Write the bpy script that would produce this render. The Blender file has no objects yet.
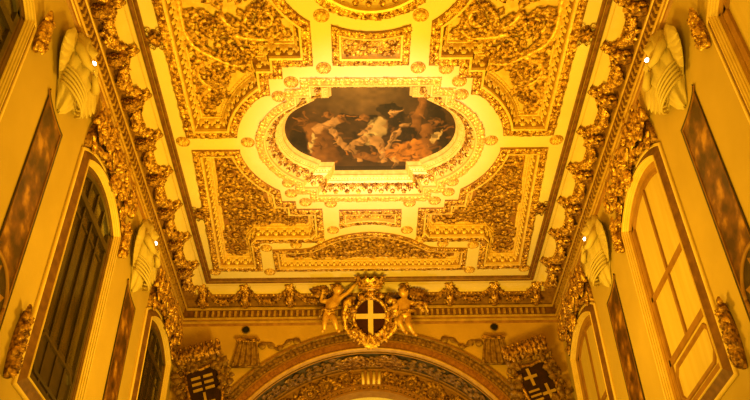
import bpy, math, random
import numpy as np
from mathutils import Vector, Matrix
from mathutils.geometry import tessellate_polygon
PI = math.pi
C = bpy.context.scene.collection
EYE = 1.6            # eye height: heights below are given from the eye unless noted
HW, YB, ZC = 4.2, 15.48, 10.0   # half width of the hall, end wall, ceiling

# ------------------------------------------------------------------ surfaces the ornament sits on
def F_CEIL(P):  return np.stack([P[:,0], P[:,1], EYE+ZC-P[:,2]], 1)
def F_BACK(P):  return np.stack([P[:,0], YB-P[:,2], P[:,1]+EYE], 1)
def F_LEFT(P):  return np.stack([-HW+P[:,2], P[:,0], P[:,1]+EYE], 1)
def F_RIGHT(P): return np.stack([HW-P[:,2], P[:,0], P[:,1]+EYE], 1)
def F_ID(P):    return P
def F_LOCC(P):  return np.stack([P[:,0], P[:,1], -P[:,2]], 1)      # hanging under the ceiling, local

# ------------------------------------------------------------------ mesh collecting
class MB:
    def __init__(s, frame=F_ID): s.V=[]; s.F=[]; s.n=0; s.fr=frame
    def add(s, V, F):
        V=np.asarray(V,float); s.V.append(V); n=s.n
        s.F.extend([tuple(i+n for i in f) for f in F]); s.n+=len(V); return s
    def put(s, tpl, pos, T=(1,0,0), B=(0,1,0), N=(0,0,1), k=1.0):
        V,F=tpl; M=np.array([T,B,N],float); s.add((V*k)@M+np.array(pos,float), F); return s
    def put2(s, tpl, u, v, w, ang=0, k=1.0, kz=None, flip=1):
        c,d=math.cos(ang),math.sin(ang)
        return s.put(tpl,(u,v,w),(c,d,0),(-d*flip,c*flip,0),(0,0,1 if kz is None else kz/k),k)
    def world(s): return s.fr(np.concatenate(s.V)) if s.V else np.zeros((0,3))

ORG={}
def link(o): C.objects.link(o); return o
def mesh_from(name, W, F, mat, smooth=True):
    me=bpy.data.meshes.new(name); me.from_pydata(W.tolist(),[],F); 
    if smooth is True: me.polygons.foreach_set('use_smooth',[True]*len(me.polygons))
    me.materials.append(mat); me.update(); return me
def thing(name,label,cat,loc=(0,0,0),group=None,kind=None):
    o=bpy.data.objects.new(name,None); o.empty_display_size=.1; o.location=loc; link(o); ORG[o.name]=np.array(loc,float)
    if kind: o['kind']=kind
    if label: o['label']=label; o['category']=cat
    if group: o['group']=group
    return o
def part(name,mb,mat,parent,label=None,smooth=True):
    org=ORG[parent.name]; o=bpy.data.objects.new(name,mesh_from(name,mb.world()-org,mb.F,mat,smooth)); link(o)
    o.parent=parent; ORG[o.name]=org
    if label: o['label']=label
    return o
def solo(name,mb,mat,label=None,cat=None,loc=(0,0,0),group=None,kind=None,smooth=True):
    o=bpy.data.objects.new(name,mesh_from(name,mb.world()-np.array(loc,float),mb.F,mat,smooth)); link(o); o.location=loc; ORG[o.name]=np.array(loc,float)
    if kind: o['kind']=kind
    if label: o['label']=label; o['category']=cat
    if group: o['group']=group
    return o
def copy_tree(o,parent=None,shift=(0,0,0),label=None):
    c=o.copy(); link(c)
    if parent: c.parent=parent
    else: c.location=o.location+Vector(shift)
    if label: c['label']=label
    for ch in list(o.children): copy_tree(ch,c)
    return c

# ------------------------------------------------------------------ materials
def nodes(name):
    m=bpy.data.materials.new(name); m.use_nodes=True; nt=m.node_tree
    return m,nt,nt.nodes['Principled BSDF']
def N(nt,t,**k):
    n=nt.nodes.new(t)
    for a,b in k.items(): setattr(n,a,b)
    return n
def mat(name,c1,c2=None,scale=6,rough=.6,metal=0,bump=0,bscale=40,lo=.35,hi=.7,spec=.5,detail=6,stretch=None,c3=None):
    m,nt,b=nodes(name); L=nt.links
    tc=N(nt,'ShaderNodeTexCoord'); src=tc.outputs['Object']
    if stretch:
        mp=N(nt,'ShaderNodeMapping'); mp.inputs['Scale'].default_value=stretch; L.new(src,mp.inputs[0]); src=mp.outputs[0]
    b.inputs['Roughness'].default_value=rough; b.inputs['Metallic'].default_value=metal
    b.inputs['Specular IOR Level'].default_value=spec
    if c2:
        n=N(nt,'ShaderNodeTexNoise'); n.inputs['Scale'].default_value=scale; n.inputs['Detail'].default_value=detail; L.new(src,n.inputs['Vector'])
        r=N(nt,'ShaderNodeValToRGB'); r.color_ramp.elements[0].position=lo; r.color_ramp.elements[1].position=hi
        r.color_ramp.elements[0].color=(*c1,1); r.color_ramp.elements[1].color=(*c2,1)
        if c3: e=r.color_ramp.elements.new((lo+hi)/2); e.color=(*c3,1)
        L.new(n.outputs['Fac'],r.inputs[0]); L.new(r.outputs[0],b.inputs['Base Color'])
    else: b.inputs['Base Color'].default_value=(*c1,1)
    if bump:
        n2=N(nt,'ShaderNodeTexNoise'); n2.inputs['Scale'].default_value=bscale; n2.inputs['Detail'].default_value=3; L.new(tc.outputs['Object'],n2.inputs['Vector'])
        bp=N(nt,'ShaderNodeBump'); bp.inputs['Strength'].default_value=bump; bp.inputs['Distance'].default_value=.02
        L.new(n2.outputs['Fac'],bp.inputs['Height']); L.new(bp.outputs[0],b.inputs['Normal'])
    return m
M={}
M['ceiling']=mat('cream ceiling paint',(.82,.67,.33),(.88,.73,.39),1.5,.75)
M['field']=mat('ochre panel ground',(.70,.44,.10),(.86,.62,.19),8,.55,0,.2,60)
M['wall']=mat('ochre wall plaster',(.52,.355,.08),(.59,.41,.10),1.2,.85,0,.12,90)
M['wall2']=mat('end wall plaster',(.54,.315,.05),(.67,.41,.07),1.6,.85,0,.1,60)
M['gold']=mat('gilding',(.20,.072,.010),(.94,.59,.13),14,.32,.6,.6,55,.38,.62)
M['goldd']=mat('worn gilding',(.10,.036,.006),(.70,.38,.075),16,.34,.55,.7,55,.38,.68)
M['goldb']=mat('bright gilding',(.84,.56,.14),(.98,.74,.26),10,.4,.12,.1,50)
M['friezeg']=mat('frieze ground',(.34,.15,.022),(.56,.30,.06),12,.5,.1,.4,60)
M['cgilt']=mat('gilt cornice fillet',(.52,.32,.065),(.68,.44,.10),8,.42,.15)
M['dent']=mat('gilt dentils',(.42,.23,.04),(.66,.42,.09),10,.42,.2)
M['goldm']=mat('dull gilding',(.12,.045,.006),(.84,.50,.10),16,.36,.5,.6,55,.38,.66)
M['goldl']=mat('light gilding',(.58,.31,.06),(.95,.66,.18),16,.36,.3,.4,55,.34,.6)
M['goldr']=mat('rosette gilding',(.34,.15,.02),(.92,.60,.15),16,.36,.4,.5,55,.34,.6)
M['fillet']=mat('cream gilt moulding',(.86,.62,.18),(.95,.71,.25),5,.4,.15)
M['brown']=mat('brown painted wood',(.26,.11,.025),(.42,.20,.05),9,.5,0,.15,40,stretch=(1,.25,1))
M['brownd']=mat('dark brown frame wood',(.13,.05,.010),(.23,.10,.02),9,.5,0,.15,40)
M['reveal']=mat('honey window wood',(.36,.175,.03),(.46,.24,.045),6,.5)
M['reveald']=mat('dark brown window wood',(.10,.045,.010),(.16,.075,.018),6,.5)  # darker wood for the reveals of the left windows
M['rail']=mat('dark brown cornice rail',(.13,.05,.012),(.26,.11,.025),10,.5,0,.1,30)
M['cove']=mat('yellow cove paint',(.74,.56,.22),(.82,.64,.27),2,.7)
M['frieze']=mat('brown frieze ground',(.21,.095,.018),(.36,.18,.04),10,.6,0,.2,50)
M['marble']=mat('red brown marble',(.05,.02,.005),(.50,.25,.045),3.4,.35,0,.05,30,.40,.68,.5,10,None,(.17,.065,.013))
M['black']=mat('black marble border',(.022,.012,.005),(.06,.035,.012),8,.35)
M['stone']=mat('white stucco',(.60,.46,.16),(.70,.55,.22),5,.8,0,.15,45)
M['pane']=mat('pale window blind',(.62,.44,.11),(.70,.52,.15),2.5,.6,stretch=(1,4,.3))
M['bar']=mat('light brown window wood',(.27,.12,.018),(.36,.17,.03),6,.55)
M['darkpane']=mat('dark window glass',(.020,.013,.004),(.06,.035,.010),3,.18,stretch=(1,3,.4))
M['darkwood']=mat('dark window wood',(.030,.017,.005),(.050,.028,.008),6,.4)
M['red']=mat('dark red enamel',(.035,.007,.002),(.05,.010,.003),6,.7,spec=.1)
M['white']=mat('pale gilt cross',(.66,.44,.12),(.76,.54,.18),6,.5)
M['dim']=mat('faded cross paint',(.38,.22,.05),(.50,.32,.08),6,.6)
M['dark']=mat('blackened red shield',(.022,.009,.003),(.045,.016,.005),6,.8,spec=.15)
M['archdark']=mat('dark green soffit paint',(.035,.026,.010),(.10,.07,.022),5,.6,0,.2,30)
M['archred']=mat('red brown archivolt',(.24,.085,.018),(.38,.16,.035),10,.5,0,.3,30)
M['archbrown']=mat('brown carved archivolt',(.12,.055,.014),(.34,.18,.05),12,.5,.2,.6,30)
M['archgilt']=mat('dull gilt arch moulding',(.40,.21,.035),(.54,.31,.06),8,.45,.1)
M['carving']=mat('brown carved stucco',(.16,.07,.012),(.42,.24,.05),12,.5,.1,.6,30)
M['lunette']=mat('pale lunette plaster',(.88,.82,.62),(.92,.86,.68),2,.8)
M['floor']=mat('marble floor',(.10,.05,.02),(.2,.12,.05),2,.4)
M['darkhole']=mat('black socket',(.006,.004,.003),None,rough=.9)
M['iron']=mat('lamp housing',(.45,.35,.2),None,rough=.5,metal=.5)
m,nt,b=nodes('lamp glow'); b.inputs['Emission Color'].default_value=(1,.93,.72,1); b.inputs['Emission Strength'].default_value=9; b.inputs['Base Color'].default_value=(1,1,1,1); M['glow']=m
m,nt,b=nodes('oil painting'); vc=N(nt,'ShaderNodeVertexColor',layer_name='Col'); nt.links.new(vc.outputs[0],b.inputs['Base Color']); b.inputs['Roughness'].default_value=.5; M['canvas']=m

# ------------------------------------------------------------------ templates
def grid(nu,nv,f,closev=False):
    V=[f(i/nu,j/nv) for i in range(nu+1) for j in range(nv+(0 if closev else 1))]
    w=nv if closev else nv+1; Fc=[]
    for i in range(nu):
        for j in range(nv):
            a=i*w+j; b_=i*w+(j+1)%w; Fc.append((a,b_,b_+w,a+w))
    return np.array(V,float),Fc
def leaf_t(wid=.42,h=.22,curl=.25,lobes=3,nu=7,nv=6):
    def f(a,c):
        s=c*2-1; wd=wid*math.sin(PI*min(1,a*.93+.07)**.75)**.8*(1+.22*math.cos(a*lobes*2*PI))
        return (a, s*wd*.5*2*.5*2, h*math.sin(PI*(a*.8+.1))*(1-.75*s*s)-.10*math.cos(s*PI*2)*h+curl*a*a*(.4) - (.04 if a==0 else 0))
    return grid(nu,nv,f)
LEAF=leaf_t(); LEAFN=leaf_t(.28,.2,.2,2); LEAFS=leaf_t(.5,.25,.15,2,4,4)
def rosette_t(p=8,h=.28,nr=6):
    na=p*4
    def f(a,c):
        t=c*2*PI; pet=abs(math.cos(t*p/2)); r=a*(.80+.20*pet)
        z=h*((.95 if a<.12 else 0)+(.75 if .12<=a<.3 else 0)) if a<.3 else h*(1.05*math.sin(PI*(a-.2)/.85)*(.45+.55*pet))
        return (r*math.cos(t),r*math.sin(t),z if a<1 else -.05)
    return grid(nr,na,f,True)
ROS=rosette_t(); ROS6=rosette_t(6,.4,5); ROS5=rosette_t(5,.6,4)
def ball_t(n=6,m_=8):
    return grid(n,m_,lambda a,c:(math.sin(PI*a)*math.cos(2*PI*c),math.sin(PI*a)*math.sin(2*PI*c),math.cos(PI*a)),True)
BALL=ball_t(); BALLF=ball_t(12,16)
def tube(pts,rad,n=7,flat=1.0,up=None):
    P=np.array(pts,float); V=[]; k=len(P)
    rad=[rad]*k if not hasattr(rad,'__len__') else rad
    prev=None
    for i in range(k):
        t=P[min(i+1,k-1)]-P[max(i-1,0)]; t/=np.linalg.norm(t)+1e-9
        if prev is None:
            a=np.array(up if up else ((0,0,1) if abs(t[2])<.9 else (1,0,0)),float)
        else: a=prev
        a=a-t*(a@t); a/=np.linalg.norm(a)+1e-9; prev=a; b_=np.cross(t,a)
        for j in range(n):
            g=2*PI*j/n; V.append(P[i]+rad[i]*(flat*math.cos(g)*a+math.sin(g)*b_))
    Fc=[(i*n+j,i*n+(j+1)%n,(i+1)*n+(j+1)%n,(i+1)*n+j) for i in range(k-1) for j in range(n)]
    Fc.append(tuple(range(n-1,-1,-1))); Fc.append(tuple((k-1)*n+j for j in range(n)))
    return np.array(V),Fc
def spiral_t(turn=1.6,d=1,rt=.12,n=26,rise=.10):
    pts=[];rad=[]
    for i in range(n+1):
        t=i/n; r=1-.82*t; g=d*turn*2*PI*t
        pts.append((r*math.cos(g),r*math.sin(g),.08+rise*t)); rad.append(rt*(1-.45*t))
    return tube(pts,rad,6)
SPLF=spiral_t(1.35,1,.17,30,.12); SPRF=spiral_t(1.35,-1,.17,30,.12)
SPL=spiral_t(1.5,1); SPR=spiral_t(1.5,-1)
def box_t(x0,x1,y0,y1,z0,z1):
    V=[(x,y,z) for x in (x0,x1) for y in (y0,y1) for z in (z0,z1)]
    return np.array(V,float),[(0,1,3,2),(4,6,7,5),(0,4,5,1),(2,3,7,6),(0,2,6,4),(1,5,7,3)]
def prism(poly,h0,h1):
    n=len(poly); V=[(x,y,h0) for x,y in poly]+[(x,y,h1) for x,y in poly]
    Fc=[(i,(i+1)%n,n+(i+1)%n,n+i) for i in range(n)]
    for tr in tessellate_polygon([[Vector((x,y,0)) for x,y in poly]]): Fc.append(tuple(tr)); Fc.append(tuple(n+i for i in tr))
    return np.array(V,float),Fc
def disc(poly,h=0):
    V=[(x,y,h) for x,y in poly]; return np.array(V,float),[tuple(t) for t in tessellate_polygon([[Vector((x,y,0)) for x,y in poly]])]
def plate(outer,holes,h=0):
    loops=[[Vector((x,y,0)) for x,y in l] for l in [outer]+holes]; V=[(p.x,p.y,h) for l in loops for p in l]
    return np.array(V,float),[tuple(t) for t in tessellate_polygon(loops)]

# ------------------------------------------------------------------ polygons
def area(p): return .5*sum(p[i][0]*p[(i+1)%len(p)][1]-p[(i+1)%len(p)][0]*p[i][1] for i in range(len(p)))
def ccw(p): return p if area(p)>0 else p[::-1]
def inset(p,d):
    n=len(p); out=[]
    for i in range(n):
        a,b_,c=np.array(p[i-1]),np.array(p[i]),np.array(p[(i+1)%n])
        e1=(b_-a)/np.linalg.norm(b_-a); e2=(c-b_)/np.linalg.norm(c-b_)
        n1=np.array((-e1[1],e1[0])); n2=np.array((-e2[1],e2[0])); k=1+n1@n2
        out.append(tuple(b_+d*(n1+n2)/max(k,.35)))
    return out
def rings(mb,p,prof,closed=True):
    loops=[inset(p,d) for d,h in prof]; n=len(p); V=[(x,y,prof[i][1]) for i,l in enumerate(loops) for x,y in l]
    Fc=[(i*n+j,i*n+(j+1)%n,(i+1)*n+(j+1)%n,(i+1)*n+j) for i in range(len(prof)-1) for j in range(n if closed else n-1)]
    mb.add(V,Fc)
def walk(p,step,closed=True):
    q=[np.array(a) for a in p]; q=q+[q[0]] if closed else q; acc=step*.5; out=[]
    for a,b_ in zip(q[:-1],q[1:]):
        L=np.linalg.norm(b_-a)
        if L<1e-6: continue
        t=(b_-a)/L
        while acc<=L: out.append((a+t*acc,math.atan2(t[1],t[0]))); acc+=step
        acc-=L
    return out
def pip(x,y,p):
    r=False; n=len(p)
    for i in range(n):
        x1,y1=p[i];x2,y2=p[i-1]
        if (y1>y)!=(y2>y) and x<(x2-x1)*(y-y1)/(y2-y1)+x1: r=not r
    return r
def edged(x,y,p):
    P=np.array(p); Q=np.roll(P,-1,0); D=Q-P; t=np.clip(((np.array((x,y))-P)*D).sum(1)/((D*D).sum(1)+1e-12),0,1)
    return np.sqrt((((P+D*t[:,None])-np.array((x,y)))**2).sum(1)).min()
def arc(cx,cy,r,a0,a1,n): return [(cx+r*math.cos(a0+(a1-a0)*i/n),cy+r*math.sin(a0+(a1-a0)*i/n)) for i in range(n+1)]

# ------------------------------------------------------------------ relief
def carve_border(mb,p,d,h,step,size,rnd):
    """foliage running along a border: pairs of leaves and a bead"""
    for k,(q,a) in enumerate(walk(inset(p,d),step)):
        s=size*rnd.uniform(.85,1.15)
        for sg in (1,-1):
            mb.put2(LEAFS,q[0],q[1],h,a+sg*rnd.uniform(.45,.8),s,s*rnd.uniform(.8,1.3),sg)
        if k%3==0: mb.put2(ROS5,q[0],q[1],h,rnd.random(),size*.45,size*.7)
def palmettes(mb,p,d0,h0,d1,h1,step,size):
    """upright leaves along the slope between two insets, feet on the deeper edge"""
    dm,hm=d0+(d1-d0)*.5,h0+(h1-h0)*.5; L=math.hypot(d1-d0,h1-h0)
    for k,(q,a) in enumerate(walk(inset(p,dm),step)):
        T=np.array((math.cos(a),math.sin(a),0)); I=np.array((-math.sin(a),math.cos(a),0))
        S=(I*(d1-d0)+np.array((0,0,h1-h0)))/L; Nn=np.cross(S,T); Nn=Nn if Nn[2]>0 or (abs(Nn[2])<.05) else -Nn
        if Nn@I<0 and d1>d0 and h1<h0: Nn=-Nn
        c=np.array((q[0],q[1],hm))+Nn*.008; base=c+S*L*.42
        for g,f in ((0,1.0),(.5,.85),(-.5,.85),(1.0,.62),(-1.0,.62)):
            D=-S*math.cos(g)+T*math.sin(g); mb.put(LEAFN,base,D,np.cross(Nn,D),Nn,size*f)
        mb.put(BALL,base,k=size*.14)
        e=c+T*step*.5; mb.put(LEAFS,e-S*L*.45,S,np.cross(Nn,S),Nn,size*.6); mb.put(ROS5,e+S*L*.3,T,S,Nn,size*.26)
def beads(mb,p,d,h,step,r):
    for q,a in walk(inset(p,d),step): mb.put2(BALL,q[0],q[1],h,a,r)
def scrolls(mb,poly,h,seed,rmax=.26,rmin=.07,leafs=.11,tries=900,dens=1.0):
    rnd=random.Random(seed); xs=[a for a,_ in poly]; ys=[b_ for _,b_ in poly]; cir=[]
    cand=[]
    for _ in range(tries):
        x=rnd.uniform(min(xs),max(xs)); y=rnd.uniform(min(ys),max(ys))
        if pip(x,y,poly): cand.append((x,y,edged(x,y,poly)))
    R=rmax
    while R>rmin:
        for x,y,e in cand:
            if e<R*.92: continue
            if all((x-a)**2+(y-b_)**2>(R*1.02+r*1.02)**2 for a,b_,r in cir): cir.append((x,y,R))
        R*=.86
    for x,y,r in cir:
        d=rnd.choice((1,-1)); g=rnd.uniform(0,2*PI)
        if r>rmin*1.5:
            if dens<1:
                mb.put2(SPLF if d>0 else SPRF,x,y,h-.01,g,r*.9,r*.9)
                n=max(5,int(2*PI*r/.19))
                for i in range(n):
                    t=g+2*PI*i/n
                    mb.put2(LEAF,x+.80*r*math.cos(t),y+.80*r*math.sin(t),h+.02,t+d*1.05,rnd.uniform(.13,.20),rnd.uniform(.16,.26),d)
                    if r>.2 and i%2: mb.put2(LEAF,x+.62*r*math.cos(t),y+.62*r*math.sin(t),h+.03,t+PI-d*.9,rnd.uniform(.10,.15),.18,d)
            else:
                mb.put2(SPL if d>0 else SPR,x,y,h,g,r*.92,r*.95)
                n=max(5,int(2*PI*r/(leafs*.62)))
                for i in range(n):
                    t=g+2*PI*i/n
                    mb.put2(LEAF,x+.78*r*math.cos(t),y+.78*r*math.sin(t),h+.01,t+d*1.0,leafs*rnd.uniform(.9,1.5),leafs*rnd.uniform(1.0,1.6),d)
            mb.put2(ROS6,x,y,h+r*.10,g,r*.36,r*.5)
        else:
            mb.put2(ROS6,x,y,h,g,r*.95,r*1.1)
    # leaves in what is left
    pts=[]
    for x,y,e in cand:
        if e<leafs*.35: continue
        if any((x-a)**2+(y-b_)**2<(r*.95)**2 for a,b_,r in cir): continue
        if any((x-a)**2+(y-b_)**2<(leafs*.55)**2 for a,b_ in pts): continue
        pts.append((x,y)); g=rnd.uniform(0,2*PI)
        if rnd.random()<dens: mb.put2(LEAF,x-math.cos(g)*leafs*.45,y-math.sin(g)*leafs*.45,h,g,leafs*rnd.uniform(.9,1.3),leafs*rnd.uniform(1,1.6))

# ================================================================== SETTING
def mirror(p): return [(-x,y) for x,y in p]
medal=[]
def medal_poly():
    c=.80; R=1.25; cy=10.515; a=math.acos((1.43-c)/R)
    q=[(1.17,cy-1.585),(1.17,cy-1.345),(1.43,cy-1.345)]
    q+=arc(c,cy,R,-a,a,28)
    q+=[(1.43,cy+1.345),(1.17,cy+1.345),(1.17,cy+1.585)]
    return q+[(-x,y) for x,y in q[::-1]]
MEDAL=ccw(medal_poly())
RND_C,RND_R=(0,6.58),1.135
oval=ccw(arc(RND_C[0],RND_C[1],RND_R,0,2*PI,72)[:-1])
# side walls with openings for the windows
WY=[(4.15+4.35*0,6.37)]; WIN=[4.11,8.46,12.81]; WW=2.22; WZ0,WZS,RISE=4.30,8.02,.42
def win_outline(y0,ins=0):
    c=y0+WW/2; hw=WW/2; R=(hw*hw+RISE*RISE)/(2*RISE); cz=WZS+RISE-R; a=math.asin(hw/R)
    p=[(y0,WZ0),(y0+WW,WZ0)]+arc(c,cz,R,PI/2-a,PI/2+a,22)
    return p
def side_wall(fr,name):
    mb=MB(fr); holes=[inset(ccw(win_outline(y)),.20) for y in WIN]
    mb.add(*plate([(-3,-1.6),(17,-1.6),(17,10.2),(-3,10.2)],holes)); solo(name,mb,M['wall'],kind='structure',smooth=False)
side_wall(F_LEFT,'wall_left'); side_wall(F_RIGHT,'wall_right')
AZ=5.2; AR=3.33
bw=MB(F_BACK)
bw.add(*plate([(-HW,-1.6),(-AR,-1.6)]+arc(0,AZ,AR,PI,0,64)+[(AR,-1.6),(HW,-1.6),(HW,10.2),(-HW,10.2)],[])); solo('wall_back',bw,M['wall2'],kind='structure',smooth=False)
fl=MB(); fl.add(*box_t(-HW,HW,-3,19,-.1,0)); solo('floor',fl,M['floor'],kind='structure',smooth=False)
wf=MB(); wf.add(*box_t(-HW,HW,-3.1,-3,0,11.8)); solo('wall_front',wf,M['wall'],kind='structure',smooth=False)
ce=MB(); ce.add(*box_t(-HW,HW,-3,2.0,11.6,11.7)); solo('ceiling.001',ce,M['ceiling'],kind='structure',smooth=False)

# ---------------------------------------------------------------- cornice (one run round three sides)
Y0=5.0
def run(mb,prof,lo=None):
    """sweep (d = distance off the wall, z) along the left, end and right wall"""
    V=[];n=len(prof)
    for k in range(4):
        for d,z in prof:
            x=-(HW-d) if k<2 else HW-d; y=Y0 if k in (0,3) else YB-d
            V.append((x,y,z+EYE))
    mb.add(V,[(k*n+i,k*n+i+1,(k+1)*n+i+1,(k+1)*n+i) for k in range(3) for i in range(n-1)])
cor=thing('trim_1',None,None,kind='structure')
def crun(name,m_,prof,sm=False):
    mb=MB(); run(mb,prof); return part(name,mb,M[m_],cor,smooth=sm)
crun('rail','rail',[(.70,10.0),(.70,9.955),(.685,9.94),(.66,9.945),(.655,9.965),(.645,9.965),(.640,9.93),(.60,9.925),(.575,9.945),(.57,9.97),(.56,9.975)])
crun('upper_fillet','cove',[(.56,9.99),(.555,9.955),(.505,9.95),(.505,9.965),(.492,9.965),(.49,9.945)])
crun('cove','cove',[(.49,9.945),(.43,9.93),(.37,9.89),(.335,9.85),(.325,9.83)],True)
crun('bead_ground','frieze',[(.325,9.83),(.32,9.83),(.30,9.77),(.24,9.76)])
crun('garland_frieze','frieze',[(.24,9.76),(.13,9.75),(.10,9.66),(.095,9.60)])
crun('light_fillet','cgilt',[(.095,9.60),(.135,9.60),(.135,9.555),(.115,9.545)])
crun('dentil_ground','rail',[(.115,9.545),(.05,9.54),(.045,9.385)])
crun('lower_fillet','cgilt',[(.045,9.385),(.075,9.38),(.075,9.35),(.05,9.34)])
crun('lower_band','brown',[(.05,9.34),(.045,9.30)])
crun('lowest_fillet','cgilt',[(.045,9.30),(.06,9.295),(.06,9.26),(.04,9.25)])
crun('foot_moulding','brown',[(.04,9.25),(.03,9.22),(0,9.20)])
crun('rail_bead','cgilt',[(.652,9.958),(.650,9.936),(.646,9.935)])
de=MB(); bd=MB()
def along(step,d):
    out=[]
    y=Y0+step/2
    while y<YB-d-step*.3: out.append((0,y)); y+=step
    x=-(HW-d)+step*.6
    while x<HW-d-step*.3: out.append((1,x)); x+=step
    return out
for s,t in along(.125,.25):
    for fr in ((F_LEFT,F_RIGHT) if s==0 else (F_BACK,)):
        b_=box_t(t-.026,t+.026,9.40,9.535,.03,.10); V=b_[0].copy()
        V[V[:,1]<9.4,2]-=.0; de.add(fr(V),b_[1])
for s,t in along(.085,.38):
    for fr in ((F_LEFT,F_RIGHT) if s==0 else (F_BACK,)):
        bd.add(fr(BALL[0]*np.array((.03,.03,.03))+np.array((t,9.80,.31))),BALL[1])
part('dentils',de,M['dent'],cor,smooth=False); part('beads',bd,M['gold'],cor)

# ================================================================== CEILING PANELS
def frieze_panel(name,label,poly,org,seed,scale=1.0,tries=900,rmax=.26,mirrorx=False,kind='corner',group=None,depth=.22,fieldmat='field',relmat='gold',big=False):
    p=ccw(poly); k=scale; rnd=random.Random(seed)
    t=thing(name,label,'ceiling panel',org,group)
    if mirrorx: fr=lambda P: F_CEIL(P*np.array((-1,1,1)))
    else: fr=F_CEIL
    mb=MB(fr); rings(mb,p,[(0,0),(0,.03),(.02*k,.045),(.125*k,.035),(.14*k,.02)]); part('carved_border',mb,M['brown'],t,smooth=False)
    mb=MB(fr); carve_border(mb,p,.075*k,.035,.075*k,.105*k,rnd); part('border_foliage',mb,M['gold'],t)
    D=depth
    mb=MB(fr); rings(mb,p,[(.14*k,.02),(.145*k,.05),(.185*k,.045),(.19*k,-.01)]+([(.21*k,-.065)] if kind=='small' else [])); part('fillet',mb,M['goldb'],t,smooth=False)
    if kind=='small':
        f=inset(p,.20*k); mb=MB(fr); mb.add(*disc(f,-.06)); part('field',mb,M['field'],t,smooth=False)
        mb=MB(fr); scrolls(mb,inset(p,.21*k),-.055,seed,rmax,.04,.09,tries); part('scroll_relief',mb,M['gold'],t)
        return t
    mb=MB(fr); rings(mb,p,[(.19*k,-.01),(.27*k,-D)]); part('frieze_ground',mb,M['friezeg'],t,smooth=False)
    mb=MB(fr); palmettes(mb,p,.19*k,-.01,.27*k,-D,.20*k,.17*k); part('leaf_frieze',mb,M['goldb'],t)
    mb=MB(fr); rings(mb,p,[(.27*k,-D),(.275*k,-D+.035),(.305*k,-D+.03),(.31*k,-D-.01),(.35*k,-D-.02),(.355*k,-D-.04)]); beads(mb,p,.33*k,-D-.01,.06*k,.016*k); part('bead_moulding',mb,M['goldb'],t,smooth=False)
    f=inset(p,.35*k); mb=MB(fr); mb.add(*disc(f,-D-.035)); part('field',mb,M[fieldmat],t,smooth=False)
    if big: big_relief(fr,t,-D-.03,f); return t
    mb=MB(fr); scrolls(mb,inset(p,.36*k),-D-.03,seed+5,rmax,.07,.17 if big else .12,tries,.45 if big else 1.0); part('scroll_relief',mb,M[relmat],t)
    return t
def big_relief(fr,t,h,f):
    """volutes on flowing stems, each filled with foliage, on the plain ground"""
    rnd=random.Random(21); st=MB(fr); lf=MB(fr); fi=inset(f,.02)
    vol=[(-2.58,9.02,.25,1),(-2.17,8.50,.29,-1),(-1.72,7.92,.33,1),(-2.60,8.02,.30,-1),(-2.80,9.62,.17,-1),(-2.10,7.28,.30,1),(-2.62,7.05,.28,-1),(-1.92,6.55,.28,1),(-2.55,6.38,.26,1),(-2.60,9.47,.10,1)]
    stems=[[(-2.95,7.5),(-2.98,8.1),(-2.86,8.45),(-2.55,8.68),(-2.25,8.85),(-1.98,8.82),(-1.86,8.62)],[(-2.55,8.68),(-2.86,8.85),(-2.88,9.12),(-2.72,9.32),(-2.45,9.30)],[(-2.2,8.2),(-1.95,8.28),(-1.6,8.30),(-1.4,8.1)],[(-2.35,7.8),(-2.25,8.0),(-2.05,8.1)],[(-2.4,7.0),(-2.35,7.35),(-2.45,7.65)],[(-2.72,9.32),(-2.92,9.5),(-2.93,9.75),(-2.75,9.82)]]
    for x,y,r,d in vol:
        g=rnd.uniform(0,6.3); st.put2(SPLF if d>0 else SPRF,x,y,h,g,r*.86,r*.8)
        for q in range(int(55*(r/.3)**2)+6):
            a=rnd.uniform(0,6.3); rr=r*.82*math.sqrt(rnd.random()); z=h+.01+.05*(1-rr/r)
            lf.put2(LEAF,x+rr*math.cos(a),y+rr*math.sin(a),z,a+d*rnd.uniform(.4,1.6),rnd.uniform(.08,.14),rnd.uniform(.12,.25),d)
        lf.put2(ROS6,x,y,h+.06,g,r*.32,r*.5)
        n=int(2*PI*r/.13)
        for i in range(n):
            a=g+2*PI*i/n
            if rnd.random()<.7: lf.put2(LEAF,x+.9*r*math.cos(a),y+.9*r*math.sin(a),h,a+d*1.15,rnd.uniform(.11,.19),rnd.uniform(.16,.26),d)
    for c in stems:
        P=[np.array(q) for q in c]; m_=[]
        for i in range(len(P)-1):
            for u in np.linspace(0,1,6)[:-1]: m_.append(P[i]*(1-u)+P[i+1]*u)
        for _ in range(3): m_=[m_[0]]+[(m_[i-1]+m_[i]*2+m_[i+1])/4 for i in range(1,len(m_)-1)]+[m_[-1]]
        st.add(*tube([(q[0],q[1],h+.035) for q in m_],[.055-.03*i/len(m_) for i in range(len(m_))],7))
        for i in range(1,len(m_)-1,1):
            a=math.atan2(*(m_[i+1]-m_[i-1])[::-1]); sg=1 if i%2 else -1
            lf.put2(LEAF,m_[i][0],m_[i][1],h+.02,a+sg*.85,rnd.uniform(.16,.27),rnd.uniform(.2,.3),sg)
    part('stems',st,M['goldl'],t); part('acanthus_relief',lf,M['goldm'],t)
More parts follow.
